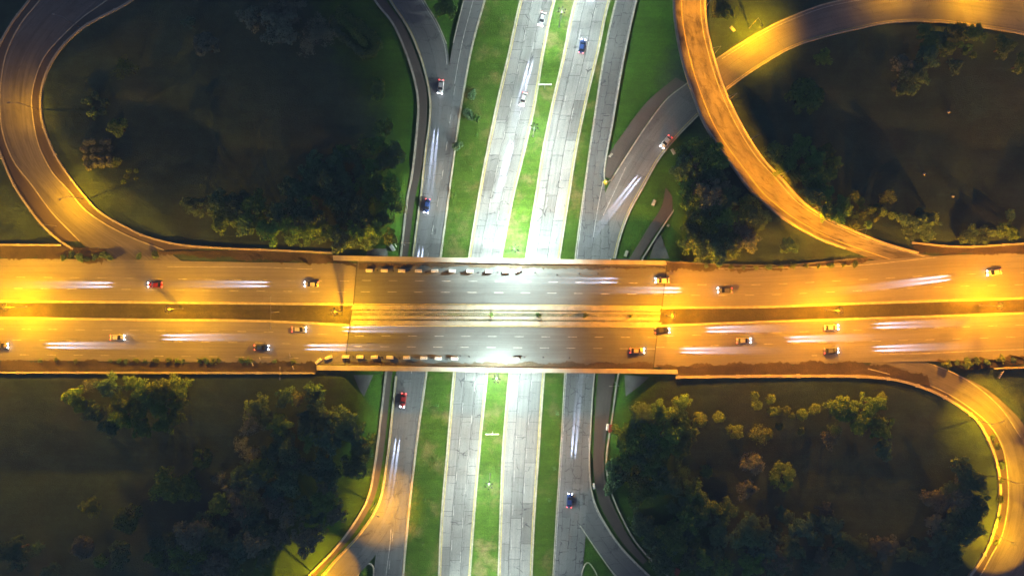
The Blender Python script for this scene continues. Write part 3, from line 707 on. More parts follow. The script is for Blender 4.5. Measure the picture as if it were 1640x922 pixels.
# ------------------------------------------------------------------ signs, boxes, barriers
def bigsign(px,py,label,w=4.4,h=2.3,z0=3.0,rz=0):
    t=thing('road_sign',label,'road sign',P(px,py,0),rz)
    m=MB(); m.tube((0,-.12,0),(0,-.12,z0+h),.14,.11,10); m.build('post',M['steel'],t,True)
    m=MB(); m.box((0,0,z0+h/2),(w,.12,h)); m.build('panel',M['white'],t,bevel=.03)
    m=MB(); m.box((0,-.09,z0+h*.25),(w*.9,.06,.1)); m.box((0,-.09,z0+h*.75),(w*.9,.06,.1)); m.build('bracket',M['steel'],t)
bigsign(872,141,'large blank white road sign in the median, north of the overpass',4.2,1.6,3.2)
bigsign(789,690,'large blank white road sign in the median, south of the overpass',4.2,1.5,4.2)
def cabinet(name,px,py,label,d,mat,rz=0,z=None):
    z=ground(px,py)+.05 if z is None else z; t=thing(name,label,'utility box',P(px,py,z),rz); m=MB(); m.box((0,0,d[2]/2),d); m.build('body',M[mat],t,bevel=.03)
    m=MB(); m.box((0,0,d[2]+.05),(d[0]*1.06,d[1]*1.06,.1),0,.9); m.build('roof',M[mat],t)
    m=MB(); m.box((0,-d[1]/2-.015,d[2]*.5),(d[0]*.85,.03,d[2]*.8)); dr=m.build('door',M[mat],t)
    m=MB(); m.box((d[0]*.3,-d[1]/2-.05,d[2]*.5),(.05,.05,.2)); m.build('handle',M['dsteel'],dr)
cabinet('utility_cabinet',629,397,'tilted white cabinet on the green bank by the overpass corner',(1.9,1.1,1.4),'white',D(-55))
cabinet('utility_cabinet',972.5,683,'small cream box on the brown eastern footpath beside the red box',(.7,1.9,1.0),'plastic',D(-5),.05)
cabinet('utility_cabinet',977,685,'rusty red box against the kerb of the eastern footpath',(1.1,2.4,1.2),'red',D(-5),.05)
cabinet('utility_cabinet',951,777,'small cream box on the kerb where the eastern slip road splits',(.7,1.6,1.0),'plastic',D(8),.05)
cabinet('utility_cabinet',1083,913,'rusty red box among grass at the bottom edge',(1.6,2.0,1.3),'red',D(-30))
t=thing('bent_sign_post','pale leaning post with a small plate on the green bank by the overpass','sign',P(635,395,ground(635,395)))
m=MB(); m.tube((0,0,0),(.1,.5,3.4),.09,.07,8); m.build('post',M['white'],t); m=MB(); m.box((.1,.6,3.4),(.5,.1,1.2)); m.build('plate',M['white'],t)
t=thing('gantry_post','white ladder-like metal post on the bank beyond the south-eastern ramp','post',P(1599,600,5.2)); m=MB(); m.tube((0,-1.5,0),(0,1.5,2.6),.11,.11,8); m.build('pole',M['white'],t); m=MB()
for i in range(5): m.box((-.4,-1.3+i*.6,.3+i*.5),(.7,.12,.08))
m.build('rung',M['white'],t)
t=thing('crash_drum','bright yellow crash drum at the nose between eastern frontage road and lower ramp','crash drum',P(970,292,0.02))
m=MB(); m.lathe([(.75,0),(.75,.15),(.62,.2),(.62,1.1),(.5,1.2),(.1,1.25)],n=20); m.build('drum',M['yel'],t,True)
m=MB(); m.lathe([(.64,.55),(.64,.8)],n=20); m.build('band',M['black'],t); m=MB(); m.lathe([(.22,1.26),(.22,1.34)],n=14); m.build('cap',M['white'],t)
# inspection covers
for i,(px,py,a,lb) in enumerate([(1047,325,-25,'pale concrete hatch in the grass beside the lower ramp kerb'),(1003,406,-20,'pale concrete hatch in the grass against the overpass'),(1070,361,-30,'small pale hatch on the slope beyond the short kerb'),(978,249,-40,'square pale hatch in the brown path near the crash drum'),(1078,243,30,'small white hatch in the grass under the flyover wood'),(1173,47,40,'long pale hatch in the brown grass right of the flyover')]):
    z=ground(px,py); t=thing('inspection_hatch',lb,'hatch',P(px,py,z+.03),D(a)); w=(1.0,2.0) if i!=2 else (.8,.8)
    m=MB(); m.box((0,0,.08),(w[0],w[1],.3)); m.build('collar',M['slabc'],t,bevel=.03); m=MB(); m.box((0,0,.26),(w[0]*.7,w[1]*.75,.06)); m.build('lid',M['kerb'],t)
# white boundary markers on the grass
for px,py,lb in [(1519,180,'small pale concrete marker alone on the dark grass of the north-eastern loop'),(1480,279,'small white marker in the middle of the north-eastern loop'),(1526,315,'small pinkish marker near the hedges of the north-eastern loop'),(1613,377,'small white marker in front of the green hedge by the eastern edge'),(1618,343,'tiny white marker beside a dark shrub near the eastern edge')]:
    z=ground(px,py); t=thing('marker_stone',lb,'marker',P(px,py,z)); m=MB(); m.lathe([(.26,0),(.24,.6),(.16,.8),(.05,.9)],n=12); m.build('stone',M['white'],t,True); m=MB(); m.lathe([(.5,-.05),(.46,.12)],n=14); m.build('plinth',M['slabc'],t)
# barrier blocks along both edges of the overpass
def make_block():
    r=thing('barrier_block','x','barrier'); m=MB(); n=[]
    pr=[(-.52,0),(-.52,.22),(-.40,.36),(-.36,.85),(.36,.85),(.40,.36),(.52,.22),(.52,0)]
    k=len(pr); v=[(x,y,z) for x in (-1.05,1.05) for y,z in pr]
    f=[tuple(range(k)),tuple(range(k,2*k))[::-1]]+[(i,k+i,k+(i+1)%k,(i+1)%k) for i in range(k)]
    o=mesh('body',v,f,M['plastic'],r)
    bm=bmesh.new(); bm.from_mesh(o.data); bmesh.ops.recalc_face_normals(bm,faces=bm.faces); bm.to_mesh(o.data); bm.free()
    m=MB(); 
    for x in (-.6,.6): m.lathe([(.12,.84),(.12,.9)],(x,0,0),10)
    m.build('filler_cap',M['slabc'],r)
    return r
blk=make_block(); bu=[0]
def block(px,py,a,label,group):
    r=blk if not bu[0] else copy_tree(blk); bu[0]=1; r.location=P(px,py,ZE+.02); r.rotation_euler=(0,0,D(a)); tag(r,label,'barrier',group)
for px in (592,616,644,670.5,696.5,724.5,752.5,783,810): block(px,433+(px-592)*.009,R.uniform(-3,3),'white barrier block in the spaced row along the north edge of the overpass','barrier blocks on the north edge')
block(830,433,25,'white barrier block turned askew at the eastern end of the north row',None)
for px in (554,577,600,625,651.6,679,702,728): block(px,571+(px-554)*.014,R.uniform(-3,3),'white barrier block in the spaced row along the south edge of the overpass','barrier blocks on the south edge')
block(826,574,0,'lone white barrier block on the south edge in the brightest light',None)
block(510.5,578,40,'white barrier block at the western end, turned towards the bridge parapet',None); block(527,572,18,'white barrier block slightly turned, second from the western end of the south row',None)
# delineator posts
def make_del():
    r=thing('delineator_post','x','delineator'); m=MB(); m.tube((0,0,.06),(0,0,1.15),.07,.06,8); m.build('post',M['dsteel'],r)
    m=MB(); m.lathe([(.28,0),(.26,.06),(.1,.1)],n=12); m.build('base',M['black'],r); return r
dl=make_del(); du=[0]
def delin(px,py,label,group):
    r=dl if not du[0] else copy_tree(dl); du[0]=1; r.location=P(px,py,ZE+.03); tag(r,label,'delineator',group)
for px,py in [(604,433),(630,434),(656,433),(682,436),(716,436),(738,436),(766,436),(797,436),(857,436),(892,440),(928,438),(958,438)]: delin(px,py,'thin dark post standing among the barrier blocks on the north edge','north edge posts')
for px,py in [(566,571),(612,572),(690,573),(716,575),(737,570),(751,571),(840,572),(870,572),(912,573),(640,574)]: delin(px,py,'thin dark post standing along the south edge of the overpass','south edge posts')
# debris poles by the south wall
for px,py,lb in [(405,583,'short white stake leaning in the dirt south of the highway'),(417,575,'pale paired stakes in the dirt south of the highway'),(465,569,'yellow lit stake with a slanted shadow south of the highway'),(470,589,'small yellow bin against the south wall')]:
    t=thing('roadside_stake',lb,'stake',P(px,py,ZE)); m=MB(); m.tube((0,-.3,0),(.1,.7,1.3),.12,.1,8); m.build('stake',M['white'],t); m=MB(); m.lathe([(.3,-.02),(.26,.14)],(0,-.3,0),10); m.build('foot',M['slabc'],t)
for px,py,z,lb in [(1205,87,0,'')]: pass

# ------------------------------------------------------------------ cars
def make_car():
    r=thing('car','x','car')
    # body from cross-sections along x (front is +x)
    st=[(-2.20,.62,.42,.70),(-2.12,.78,.30,.86),(-1.5,.87,.24,.92),(-.6,.90,.22,.93),(.5,.90,.22,.92),(1.2,.89,.22,.86),(1.85,.84,.25,.76),(2.15,.72,.30,.66),(2.24,.56,.40,.56)]
    v=[];f=[]
    for x,w,zb,zt in st: v+=[(x,-w*.96,zb),(x,-w,zb+(zt-zb)*.55),(x,-w*.86,zt),(x,0,zt+.04),(x,w*.86,zt),(x,w,zb+(zt-zb)*.55),(x,w*.96,zb)]
    for i in range(len(st)-1):
        for k in range(6): f.append((i*7+k,i*7+k+1,i*7+8+k,i*7+7+k))
        f.append((i*7+6,i*7,i*7+7,i*7+13))
    f+=[tuple(range(7))[::-1],tuple(range((len(st)-1)*7,len(st)*7))]
    b=mesh('body',v,f,CARCOL['white'],r,smooth=True); bm=bmesh.new(); bm.from_mesh(b.data); bmesh.ops.recalc_face_normals(bm,faces=bm.faces); bm.to_mesh(b.data); bm.free()
    m=MB(); m.add([(-1.75,-.72,.90),(1.05,-.74,.88),(1.05,.74,.88),(-1.75,.72,.90),(-1.15,-.57,1.38),(.28,-.58,1.40),(.28,.58,1.40),(-1.15,.57,1.38)],[(3,2,1,0),(4,5,6,7),(0,1,5,4),(1,2,6,5),(2,3,7,6),(3,0,4,7)]); m.build('windows',M['glass'],r)
    m=MB(); m.box((-.43,0,1.415),(1.5,1.2,.05),0,.92); m.build('roof',CARCOL['white'],r)
    for x in (-1.35,1.38):
        for s in (-1,1):
            m=MB(); m.tube((x,s*.70,.32),(x,s*.90,.32),.32,n=16); w=m.build('wheel',M['black'],r); m=MB(); m.tube((x,s*.88,.32),(x,s*.915,.32),.19,n=12); m.build('rim',M['steel'],w)
    for s in (-1,1):
        m=MB(); m.box((2.12,s*.58,.66),(.26,.34,.14)); m.build('headlight',M['head_l'],r)
        m=MB(); m.box((-2.14,s*.62,.76),(.16,.34,.16)); m.build('tail_light',M['tail_l'],r)
        m=MB(); m.box((.72,s*.98,.95),(.2,.18,.13)); m.build('mirror',CARCOL['white'],r)
    l=bpy.data.lights.new('headlight_beam','SPOT'); l.energy=1500000; l.color=(.62,.70,1.0); l.spot_size=D(3.4); l.spot_blend=1.0; l.shadow_soft_size=.06
    for s in (-1,1):
        o=bpy.data.objects.new('headlight_beam',l); o.location=(2.4,s*.6,.72); o.rotation_euler=(D(0),D(-(90-2.3)),0); put(o,r)
    return r
car0=make_car(); cu=[0]
def car(px,py,ang,col,label,z=ZE,warm=False):
    r=car0 if not cu[0] else copy_tree(car0); cu[0]=1
    r.location=P(px,py,z+.02); r.rotation_euler=(0,0,D(ang)); tag(r,label,'car','cars with lit lamps on the roads')
    for c in r.children:
        if c.name.split('.')[0] in ('body','roof','mirror'): c.material_slots[0].link='OBJECT'; c.material_slots[0].material=CARCOL[col]
car(500,455,180,'silver','silver car heading west in the middle lane just west of the overpass')
car(250,456,180,'red','red car heading west past the slanted mast shadow')
car(1060,449,180,'white','white car heading west at the eastern end of the overpass, nearest the north edge')
car(1160,464.5,180,'grey','grey car heading west in the middle lane just east of the overpass')
car(1590,436,187,'white','white car heading west alone near the eastern edge')
car(4,553,0,'beige','beige car heading east at the very western edge')
car(190,540,0,'white','white car heading east in the middle lane, farthest west of the overpass but one')
car(420,556,0,'blue','blue car heading east in the southern lane before the overpass')
car(480,527,0,'silver','silver car heading east beside the median before the overpass')
car(1060,529,1,'black','black car heading east beside the median leaving the overpass')
car(1190,545,1.5,'silver','silver car heading east in the middle lane beyond the overpass')
car(1020,561,0,'beige','beige car heading east in the southern lane at the end of the overpass')
car(1330,524,2,'white','white car heading east beside the median under the second eastern mast')
car(1330,561,2,'grey','grey car heading east in the southern lane before the south-eastern ramp')
car(706,140,264,'silver','silver car heading south on the western slip road',0)
car(684,330,262,'blue','blue car heading south on the western frontage road just above the overpass',0)
car(1066,228,232,'white','white car heading down the lower ramp towards the overpass',0)
car(646,640,262,'red','red car heading south on the western frontage road below the overpass',0)
car(912,800,85,'blue','blue car heading north on the eastern frontage road near the bottom',0)
car(932,75,79,'blue','blue car heading north on the eastern concrete carriageway',0)
car(868,32,255,'silver','silver car heading south on the western concrete carriageway near the top',0)
car(838,160,255,'white','white car heading south on the western concrete carriageway beside the sign',0)

# ------------------------------------------------------------------ trees
def crown_mesh(seed, nclump, nleaf, leaf, flat=.75, spread=.95, clump=.27, zc=1.25, hollow=.35, ball=False):
    g=np.random.default_rng(seed); d=g.normal(size=(nclump,3)); d/=np.linalg.norm(d,axis=1)[:,None]; d[:,2]=np.where(d[:,2]<-.35,-d[:,2],d[:,2])
    rr=(hollow+(1-hollow)*g.random(nclump)**.5)*spread*(1-clump*.75)
    lob=1+.34*np.sin(np.arctan2(d[:,1],d[:,0])*g.integers(2,5)+g.random()*6)
    if ball: lob[:]=1
    cen=d*(rr*lob)[:,None]; cen[:,2]*=flat; cen[:,2]+=zc
    cs=clump*(.6+.8*g.random(nclump))
    q=g.normal(size=(nclump,nleaf,3)); q/=np.linalg.norm(q,axis=2)[:,:,None]
    pos=cen[:,None,:]+q*(cs[:,None,None]*(.55+.45*g.random((nclump,nleaf,1))))
    pos=pos.reshape(-1,3); nrm=(q*.9+np.array([0,0,.35])+.4*g.normal(size=q.shape)).reshape(-1,3); nrm/=np.linalg.norm(nrm,axis=1)[:,None]
    t=np.cross(nrm,g.normal(size=nrm.shape)); t/=np.linalg.norm(t,axis=1)[:,None]; b=np.cross(nrm,t)
    s=(leaf*(.6+.8*g.random(len(pos))))[:,None]
    v=np.stack([pos-t*s,pos+b*s*.6,pos+t*s,pos-b*s*.6],1).reshape(-1,3)
    f=np.arange(len(v)).reshape(-1,4).tolist(); return v.tolist(),f
def make_tree(kind, seed, mat):
    spec={'tree':dict(nclump=54,nleaf=62,leaf=.07,zc=1.3,spread=1.12,hollow=.25,clump=.25),'bush':dict(nclump=42,nleaf=38,leaf=.095,zc=.55,flat=.6),'ball':dict(nclump=44,nleaf=50,leaf=.075,zc=1.15,flat=.95,ball=True,hollow=.7),
          'loose':dict(nclump=34,nleaf=30,leaf=.06,zc=1.3,flat=.7,clump=.3),'sapling':dict(nclump=10,nleaf=24,leaf=.11,zc=1.3,clump=.4),'palm':dict(nclump=1,nleaf=1,leaf=.1)}[kind]
    nm={'tree':'tree','bush':'shrub','ball':'round_tree','loose':'tree','sapling':'sapling'}[kind]
    r=thing(nm,'x',nm.replace('_',' ')); v,f=crown_mesh(seed,**spec)
    g=random.Random(seed); m=MB(); top=spec['zc']; 
    m.tube((0,0,-.15),(.03,.02,top*.75),.085,.05,8)
    for i in range(5):
        a=g.uniform(0,6.28); m.tube((0.02,0.01,top*(.35+.08*i)),(.5*math.cos(a),.5*math.sin(a),top*(.75+.1*g.random())),.035,.012,6)
    m.build('trunk',M['bark'],r); mesh('crown',v,f,M[mat],r)
    return r
PROTO={}
def tree(px,py,rpx,kind,mat,label,group=None,z=None):
    sd=R.randrange(3); key=(kind,mat,sd); rm=rpx*S*R.uniform(1.05,1.25)
    zg=ground(px,py) if z is None else z
    zc=zg+rm*1.2
    p=P(px,py,zc); zg2=float(bank_height(np.array([p[0]]),np.array([p[1]]))[0]) if z is None else z
    if key not in PROTO: o=PROTO[key]=make_tree(kind,hash(kind)%97 if False else sum(map(ord,kind+mat))+sd*11,mat)
    else: o=copy_tree(PROTO[key])
    o.location=(p[0],p[1],zg2); o.rotation_euler=(0,0,R.uniform(0,6.28)); o.scale=(rm,rm,rm*R.uniform(.85,1.15))
    nm=o.name.split('.')[0].replace('_',' '); tag(o,label,nm,group); return o
def many(lst,kind,mat,label,group):
    for q in lst: tree(q[0],q[1],q[2],kind,mat if isinstance(mat,str) else R.choice(mat),label,group)
def inside(p,poly):
    c=False;n=len(poly)
    for i in range(n):
        a,b=poly[i],poly[i-1]
        if (a[1]>p[1])!=(b[1]>p[1]) and p[0]<(b[0]-a[0])*(p[1]-a[1])/(b[1]-a[1])+a[0]: c=not c
    return c
def wood(poly,n,r0,r1,mats,label,group,mind=.95):
    xs=[p[0] for p in poly]; ys=[p[1] for p in poly]; got=[]; tr=0
    while len(got)<n and tr<6000:
        tr+=1; p=(R.uniform(min(xs),max(xs)),R.uniform(min(ys),max(ys))); r=R.uniform(r0,r1)
        if inside(p,poly) and all(math.hypot(p[0]-q[0],p[1]-q[1])>mind*(r+q[2])*.62 for q in got): got.append((*p,r))
    for q in got: tree(*q,R.choice(['tree','tree','tree','loose']),R.choice(mats),label,group)
# south-west loop
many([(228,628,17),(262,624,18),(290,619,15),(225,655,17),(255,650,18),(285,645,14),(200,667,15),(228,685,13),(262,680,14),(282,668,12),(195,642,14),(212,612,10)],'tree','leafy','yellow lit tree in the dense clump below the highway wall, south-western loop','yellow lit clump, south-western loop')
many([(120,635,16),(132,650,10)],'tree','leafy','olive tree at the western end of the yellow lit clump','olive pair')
tree(147,617,9,'loose','leafg','small orange brown tree just under the highway wall'); tree(174,619,17,'tree','leafd','darker tree beside the small orange brown tree'); many([(153,659,16),(180,680,16)],'tree','leafd','dark tree in the shade at the lower end of the yellow lit clump','shaded trees of the clump')
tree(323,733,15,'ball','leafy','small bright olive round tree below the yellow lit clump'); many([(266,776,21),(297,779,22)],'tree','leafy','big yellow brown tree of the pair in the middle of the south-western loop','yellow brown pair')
for px,py,r,k,mt,lb in [(352,767,13,'loose','leafg','faint brown tree right of the small olive round tree'),(147,810,15,'tree','leafo','small olive tree alone in the dark, west part of the south-western loop'),(208,828,21,'tree','leafo','domed brown tree left of the dark wood near the bottom'),(134,876,18,'ball','leafg','round brown tree alone near the bottom left'),(26,882,21,'tree','leafd','dark tree at the lower left corner'),(60,876,13,'loose','leafd','small dim tree next to the one in the lower left corner'),(162,897,11,'ball','leafm','small pale olive ball tree near the bottom'),(192,888,19,'tree','leafd','dark tree right of the pale olive ball tree'),(82,918,15,'ball','leaft','blue grey round tree at the bottom edge'),(405,656,14,'tree','leafo','pale olive tree at the upper left corner of the south-western wood'),(388,712,12,'loose','leafg','small brown tree on the western fringe of the wood'),(391,813,20,'tree','leafg','grey brown tree inside the western fringe of the wood'),(625,381,12,'tree','leafo','small yellowish tree on the bank beside the white cabinet')]: tree(px,py,r,k,mt,lb)
wood([(400,665),(440,632),(500,612),(520,650),(585,662),(586,740),(560,775),(545,825),(500,868),(430,892),(330,912),(230,912),(235,860),(300,840),(360,790),(405,720)],62,13,21,['leafd','leafd','leafm','leaft','leafg'],'dark green tree in the dense wood of the south-western loop','south-western wood')
# south-east loop
wood([(1000,690),(1030,650),(1085,642),(1108,700),(1108,740),(1070,790),(1000,800),(1002,740)],22,13,19,['leafm','leafm','leafo','leafd'],'green tree in the wood just below the highway wall, south-eastern loop','upper south-eastern wood')
many([(984,745,13),(986,768,16),(1000,760,14),(980,782,12),(1030,845,18),(1043,862,17),(1022,830,13),(1050,880,13)],'bush','leafd','dark rounded shrub along the brown eastern footpath','dark shrubs by the eastern footpath')
wood([(1075,790),(1110,770),(1140,800),(1180,830),(1230,835),(1245,915),(1130,918),(1050,905),(1060,850)],24,14,22,['leafd','leafd','leaft','leafm'],'dim tree in the lower wood of the south-eastern loop','lower south-eastern wood')
for px,py,r,k,mt,lb in [(1093,642,12,'tree','leafm','small yellowish tree nearest the highway wall in the south-eastern loop'),(1119,672,12,'ball','leafo','olive ball tree with a long dark shadow, first of two'),(1151,667,10,'ball','leafo','smaller olive ball tree with a long dark shadow, right of the first'),(1177,690,12,'tree','leafo','olive tree above the larger grey one'),(1130,754,10,'ball','leafo','small lone olive tree in the shaded grass'),(1204,741,18,'ball','leafg','round grey green tree left of the bright green one'),(1191,782,17,'tree','leafg','reddish brown tree under the grey green one'),(1212,694,16,'loose','leafo','loose olive tree by the row of small ball trees'),(1227,694,9,'ball','leafo','small olive tree touching the loose olive tree'),(1255,763,20,'ball','leafy','bright green round tree in the middle of the south-eastern loop'),(1490,795,14,'ball','leafg','grey brown round tree left of the eastern wood'),(1098,702,15,'tree','leafo','olive tree on the right fringe of the upper wood'),(1335,686,11,'loose','leafo','small olive tree under the lit clump'),(1325,702,15,'loose','leafg','loose brown tree under the lit clump'),(1410,717,16,'tree','leaft','blue green tree in the shadow behind the lit clump'),(1195,852,25,'tree','leafd','broad dark tree at the bottom of the south-eastern loop'),(1076,860,23,'tree','leafm','broad green tree beside the dark shrubs near the bottom')]: tree(px,py,r,k,mt,lb)
many([(1234,638,8),(1236,658,8),(1246,657,7),(1258,656,7),(1269,666,6),(1285,664,9),(1305,655,9),(1248,682,7),(1283,690,6),(1208,633,7),(1212,648,8)],'ball','leafo','small ball shaped tree in the scattered group casting dark shadows, south-eastern loop','small ball trees, south-eastern loop')
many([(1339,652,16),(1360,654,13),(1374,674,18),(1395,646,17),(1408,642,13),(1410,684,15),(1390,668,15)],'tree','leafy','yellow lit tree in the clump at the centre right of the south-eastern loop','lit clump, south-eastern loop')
wood([(1545,745),(1572,770),(1570,800),(1556,850),(1530,910),(1505,905),(1490,850),(1510,800)],16,13,19,['leafd','leaft','leafg'],'dim tree in the strip of wood beside the south-eastern ramp','wood beside the south-eastern ramp')
many([(1464,870,12),(1426,872,14),(1471,890,12),(1405,868,12),(1445,885,11),(1255,823,12),(1321,816,12),(1328,838,15),(1283,842,17),(1304,860,14),(1265,874,17),(1367,876,18),(1241,860,14),(1314,888,12),(1342,893,16),(1295,906,12),(1395,900,10),(1412,890,10),(1402,914,10),(1241,899,19),(1300,830,11),(1345,860,13),(1380,895,12)],'tree',['leafd','leafg','leafd','leaft'],'faint dark tree in the scattered grove at the bottom of the south-eastern loop','bottom grove, south-eastern loop')
# north-east loop
tree(1289,155,28,'ball','leafm','large round green tree alone inside the bend of the lower ramp'); tree(1317,94,12,'tree','leafm','small green tree above the large round one'); tree(1156,13,15,'tree','leafo','yellow lit tree at the top edge right of the flyover')
many([(1443,104,17),(1469,114,14),(1475,127,10),(1433,138,8),(1443,146,9),(1460,143,9),(1452,124,14)],'tree',['leafd','leafg'],'dim grey tree in the small clump, middle of the north-eastern loop','dim clump, north-eastern loop')
many([(1479,52,14),(1489,67,15),(1485,90,15),(1502,60,12),(1529,106,12),(1529,52,13),(1560,56,13),(1606,76,17),(1633,104,14),(1515,80,11)],'tree',['leafd','leafo','leafd'],'dark tree in the row below the top edge of the lower ramp','row below the lower ramp')
many([(1538,72,6),(1551,76,6),(1559,89,6),(1545,84,5)],'ball','leafm','tiny yellow green ball tree in the lit gap of the row','tiny yellow green balls')
many([(1240,243,15),(1264,256,15),(1280,234,15),(1304,256,15),(1287,283,15),(1317,283,17),(1321,244,12),(1252,272,12),(1297,313,14),(1321,311,12),(1346,326,12),(1341,346,12),(1321,338,12),(1305,296,12),(1335,262,11),(1268,285,11)],'tree',['leafo','leafd','leafm'],'tree in the belt along the right side of the flyover','belt beside the flyover')
many([(1368,313,10),(1378,322,8),(1370,344,7),(1380,344,7),(1395,337,7),(1401,349,7),(1413,339,7),(1405,330,5),(1381,335,6),(1428,345,6),(1368,360,8),(1390,360,7),(1358,332,9),(1415,322,6)],'ball',['leafo','leafm'],'small ball shaped tree in the tight group near the flyover mouth','small ball trees by the flyover mouth')
tree(1422,315,11,'loose','leafo','loose pale tree at the upper end of the small ball trees')
many([(1455,352,13),(1475,357,15),(1497,352,13),(1490,371,13),(1460,371,13),(1476,343,10)],'bush','leafd','dark square shrub mass in the grass north of the highway','dark shrub mass'); many([(1550,376,9),(1562,368,9),(1578,368,9),(1592,371,9),(1560,383,8),(1580,384,8),(1545,383,7)],'bush','leafd','dark shrub in the ring shaped hedge near the eastern edge','ring hedge shrubs'); tree(1627,371,15,'bush','leafb','bright green shrub at the eastern edge'); tree(1610,366,11,'bush','leafm','mid green shrub beside the bright green one'); tree(1622,343,9,'bush','leafd','small dark shrub above the bright green one')
wood([(1092,245),(1118,236),(1140,252),(1190,315),(1212,345),(1205,398),(1180,400),(1100,402),(1112,345),(1088,300)],34,13,20,['leafd','leafd','leafm','leafg'],'dark tree in the wood between flyover and overpass','wood between flyover and overpass')
tree(1262,394,13,'tree','leafd','dark tree under the lower end of the flyover, beside the highway'); tree(1100,262,12,'tree','leaft','blue green tree at the upper left of the flyover wood')
# north-west loop
tree(331,74,19,'ball','leafg','pale grey round tree alone in the dark of the north-western loop'); tree(304,38,11,'loose','leaft','faint narrow tree above the pale grey one'); tree(202,110,18,'loose','leafo','faint olive tree near the inside of the loop bend'); tree(190,205,14,'tree','leafo','olive tree above the grid of ball trees')
many([(137+dx*13+R.uniform(-2,2),228+dy*12+R.uniform(-2,2),5.5) for dx in range(4) for dy in range(4)]+[(133,238,5),(142,268,5)],'ball','leafg','small round tree in the tight grid beside the loop ramp','grid of ball trees'); many([(206,274,4),(218,273,4),(198,291,4),(218,286,4),(202,283,4)],'ball','leafo','tiny round tree in the second small group by the loop ramp','tiny ball trees')
tree(188,259,8,'tree','leafo','small olive tree between the two groups of ball trees')
many([(136,160,8),(145,180,8),(160,178,8),(165,164,8),(150,152,7)],'bush','leafd','faint shrub of the small ring at the bend','small ring of shrubs')
many([(450,50,23),(462,18,19),(403,30,14),(435,25,16)],'tree','leafg','dim grey tree in the group near the top edge, north-western loop','dim group near the top'); many([(501,60,20),(524,57,15),(510,40,14),(490,78,14)],'loose','leafg','loose brown tree beside the long hedge','loose trees by the hedge')
def hedge(label,pts,w,h,mat):
    px=smooth(pts,step=2.2); zs=[ground(a,b) for a,b in px[::6]]; z0=sum(zs)/len(zs); W=toworld(px,z0+h*.6); c=W[len(W)//2]
    t=thing('hedge',label,'hedge',(c[0],c[1],z0)); g=np.random.default_rng(len(px)); n=len(px)*95; i=g.integers(0,len(px),n)
    q=g.normal(size=(n,3)); q/=np.linalg.norm(q,axis=1)[:,None]; q[:,2]=np.abs(q[:,2])
    bump=1+.25*np.sin(i*.9)+.2*np.sin(i*.37+2)
    pos=W[i]-np.array(c)+q*np.array([w/2,w/2,h*.8])*bump[:,None]*(.8+.25*g.random((n,1))); pos[:,2]+=.1
    nr=q+.5*g.normal(size=q.shape); nr/=np.linalg.norm(nr,axis=1)[:,None]; tt=np.cross(nr,g.normal(size=q.shape)); tt/=np.linalg.norm(tt,axis=1)[:,None]; b=np.cross(nr,tt); s=(.24*(.6+.8*g.random(n)))[:,None]
    v=np.stack([pos-tt*s,pos+b*s*.6,pos+tt*s,pos-b*s*.6],1).reshape(-1,3); mesh('foliage',v,np.arange(len(v)).reshape(-1,4).tolist(),M[mat],t)
    m=MB()
    for k in range(0,len(W),5): m.tube((W[k][0]-c[0],W[k][1]-c[1],-.3),(W[k][0]-c[0],W[k][1]-c[1],h*.7),.06,.03,6)
    m.build('stem',M['bark'],t)
hedge('long curved dark green hedge closing round a ring near the top, north-western loop',[(545,16),(562,30),(580,45),(598,60),(604,72),(596,84),(583,88)],3.0,1.8,'leafm')
hedge('inner thick green hedge inside the curved one, north-western loop',[(543,28),(555,38),(568,50),(578,62),(584,70)],2.8,2.2,'leafm')
hedge('lower left arm of the hedge ring, north-western loop',[(532,30),(540,50),(556,66),(570,78),(582,88)],2.2,1.6,'leafd')
tree(603,139,15,'bush','leafm','single rounded green bush on the bright grass of the north-western loop'); tree(617,206,16,'loose','leafo','loose thin tree above the corner of the north-western wood')
wood([(520,250),(600,225),(640,238),(645,300),(636,345),(610,385),(540,388),(470,385),(400,372),(318,352),(302,325),(380,318),(450,330),(480,290)],54,12,20,['leafd','leafd','leafm','leafd','leafm'],'dark green tree in the wood above the highway, north-western loop','north-western wood')
tree(714,12,15,'tree','leafm','yellow green tree on the island between slip road and frontage road')
many([(750,181,10),(755,151,8),(733,233,8)],'bush','leafd','dark spiky tree on the edge of the western green strip','dark trees on the western strip'); tree(764,190,6,'tree','leafb','bright small tree beside the dark ones on the western strip')
for g0,g1 in (((805,31),(794,79)),((783,126),(763,217)),((755,268),(729,312))):
    for q in (g0,g1): tree(q[0],q[1],4,'sapling','leafb','thin young sapling in the western green strip north of the overpass','saplings north of the overpass')
for q in [(700,650),(697,735),(680,800),(676,870),(663,815)]: tree(q[0],q[1],4,'sapling','leafb','thin young sapling in the western green strip south of the overpass','saplings south of the overpass')
for q in [(893,662),(888,750),(880,800)]: tree(q[0],q[1],4,'sapling','leafd','thin dark sapling on the kerb of the eastern green strip','saplings on the eastern strip')
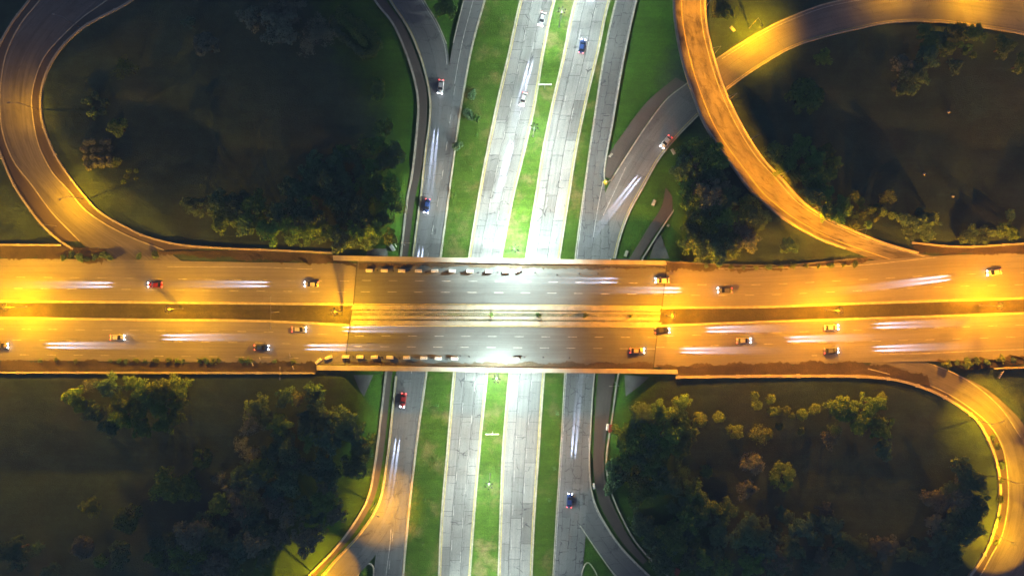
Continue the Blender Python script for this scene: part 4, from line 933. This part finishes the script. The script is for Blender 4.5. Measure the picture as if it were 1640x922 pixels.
# scrub along the highway edges
many([(x+R.uniform(-2,2),577+R.uniform(-1,2),R.uniform(3,5)) for x in (62,90,120,175,188,201,218,232,249,269,282,292,319,329,340,350,383,394,403,437,470)],'bush',['leafd','leafo'],'small dark shrub in the scrubby row on the southern highway shoulder','scrub row, southern shoulder')
many([(x,412+R.uniform(-5,3),R.uniform(4,7)) for x in (100,112,125,138,150,163,172,220,246)],'bush','leafd','small dark shrub at the mouth of the north-western loop ramp','scrub at the loop mouth')
many([(x,428-abs(x-1230)*.04+R.uniform(-2,2),R.uniform(3,6)) for x in range(1072,1385,20)],'bush',['leafd','leafo'],'small dark shrub on the northern highway shoulder east of the overpass','scrub row, northern shoulder')
many([(x,583+R.uniform(-2,2)-(x-1520)*.08,R.uniform(4,8)) for x in (1520,1535,1552,1568,1583,1607,1625)],'bush',['leafd','leafo'],'small dark shrub on the highway corner beyond the south-eastern ramp','scrub on the south-eastern corner')
many([(1602,830,5),(1606,800,6),(1605,770,5),(1608,745,6),(1600,715,5),(1592,700,5),(1598,870,4)],'bush','leafo','small shrub between wall and ramp on the south-eastern bend','scrub on the south-eastern bend')
many([(787,503.5,3.4),(862,504.5,4.6),(938,505,4.4),(715,503,3),(1010,506,3)],'bush',['leafo','leafm'],'small green plant in the narrow overpass median','plants in the overpass median') if False else None
for q,lb in (((787,503.5,3.6),'faint small plant in the overpass median, westernmost'),((862,504.5,4.8),'bright yellow green plant in the overpass median'),((938,505,4.4),'dark olive plant in the overpass median'),((1010,506,3.2),'small plant in the overpass median, easternmost')): tree(*q,'bush','leafb' if 'bright' in lb else 'leafo',lb,None,ZE+.12)

# ------------------------------------------------------------------ damp night air over the whole interchange
hz=MB(); hz.box((0,0,119),(9000,9000,246)); hm=NT('night haze'); hm.t.nodes.remove(hm.b)
pv=hm.n('ShaderNodeVolumePrincipled'); pv.inputs['Density'].default_value=.0006; pv.inputs['Color'].default_value=(.86,.92,1,1); hm.l(pv.outputs[0],hm.t.nodes['Material Output'].inputs['Volume'])
tag(hz.build('haze',hm.m),kind='stuff')
# ------------------------------------------------------------------ world, moon, camera
w=bpy.data.worlds.new('World'); bpy.context.scene.world=w; w.use_nodes=True; t=w.node_tree; bg=t.nodes['Background']
sky=t.nodes.new('ShaderNodeTexSky'); sky.sky_type='NISHITA'; sky.sun_disc=False; sky.sun_elevation=rad(40); sky.sun_rotation=rad(200)
mxn=t.nodes.new('ShaderNodeMix'); mxn.data_type='RGBA'; mxn.blend_type='MULTIPLY'; mxn.inputs[0].default_value=1
t.links.new(sky.outputs[0],mxn.inputs[6]); mxn.inputs[7].default_value=(.74,.82,.95,1); t.links.new(mxn.outputs[2],bg.inputs[0]); bg.inputs[1].default_value=.050
sl=bpy.data.lights.new('moon','SUN'); sl.energy=.03; sl.angle=rad(.5); sl.color=(.75,.85,1)
so=put(bpy.data.objects.new('moon',sl)); so.rotation_euler=(rad(50),0,rad(180-200))
cam=bpy.data.cameras.new('camera'); cam.sensor_width=36; cam.lens=36*H/(1640*S); cam.clip_end=6000; cam.clip_start=1
co=put(bpy.data.objects.new('camera',cam)); co.location=(0,0,H); sc=bpy.context.scene; sc.camera=co
sc.render.resolution_x=1024; sc.render.resolution_y=575
vs=sc.view_settings; vs.view_transform='Standard'; vs.look='None'; vs.exposure=0; vs.gamma=1; vs.use_curve_mapping=False
cy=sc.cycles; cy.use_denoising=True; cy.use_adaptive_sampling=True; cy.adaptive_threshold=.02; cy.max_bounces=6; cy.transmission_bounces=4; cy.diffuse_bounces=3; cy.glossy_bounces=2; cy.sample_clamp_indirect=4; cy.use_light_tree=True
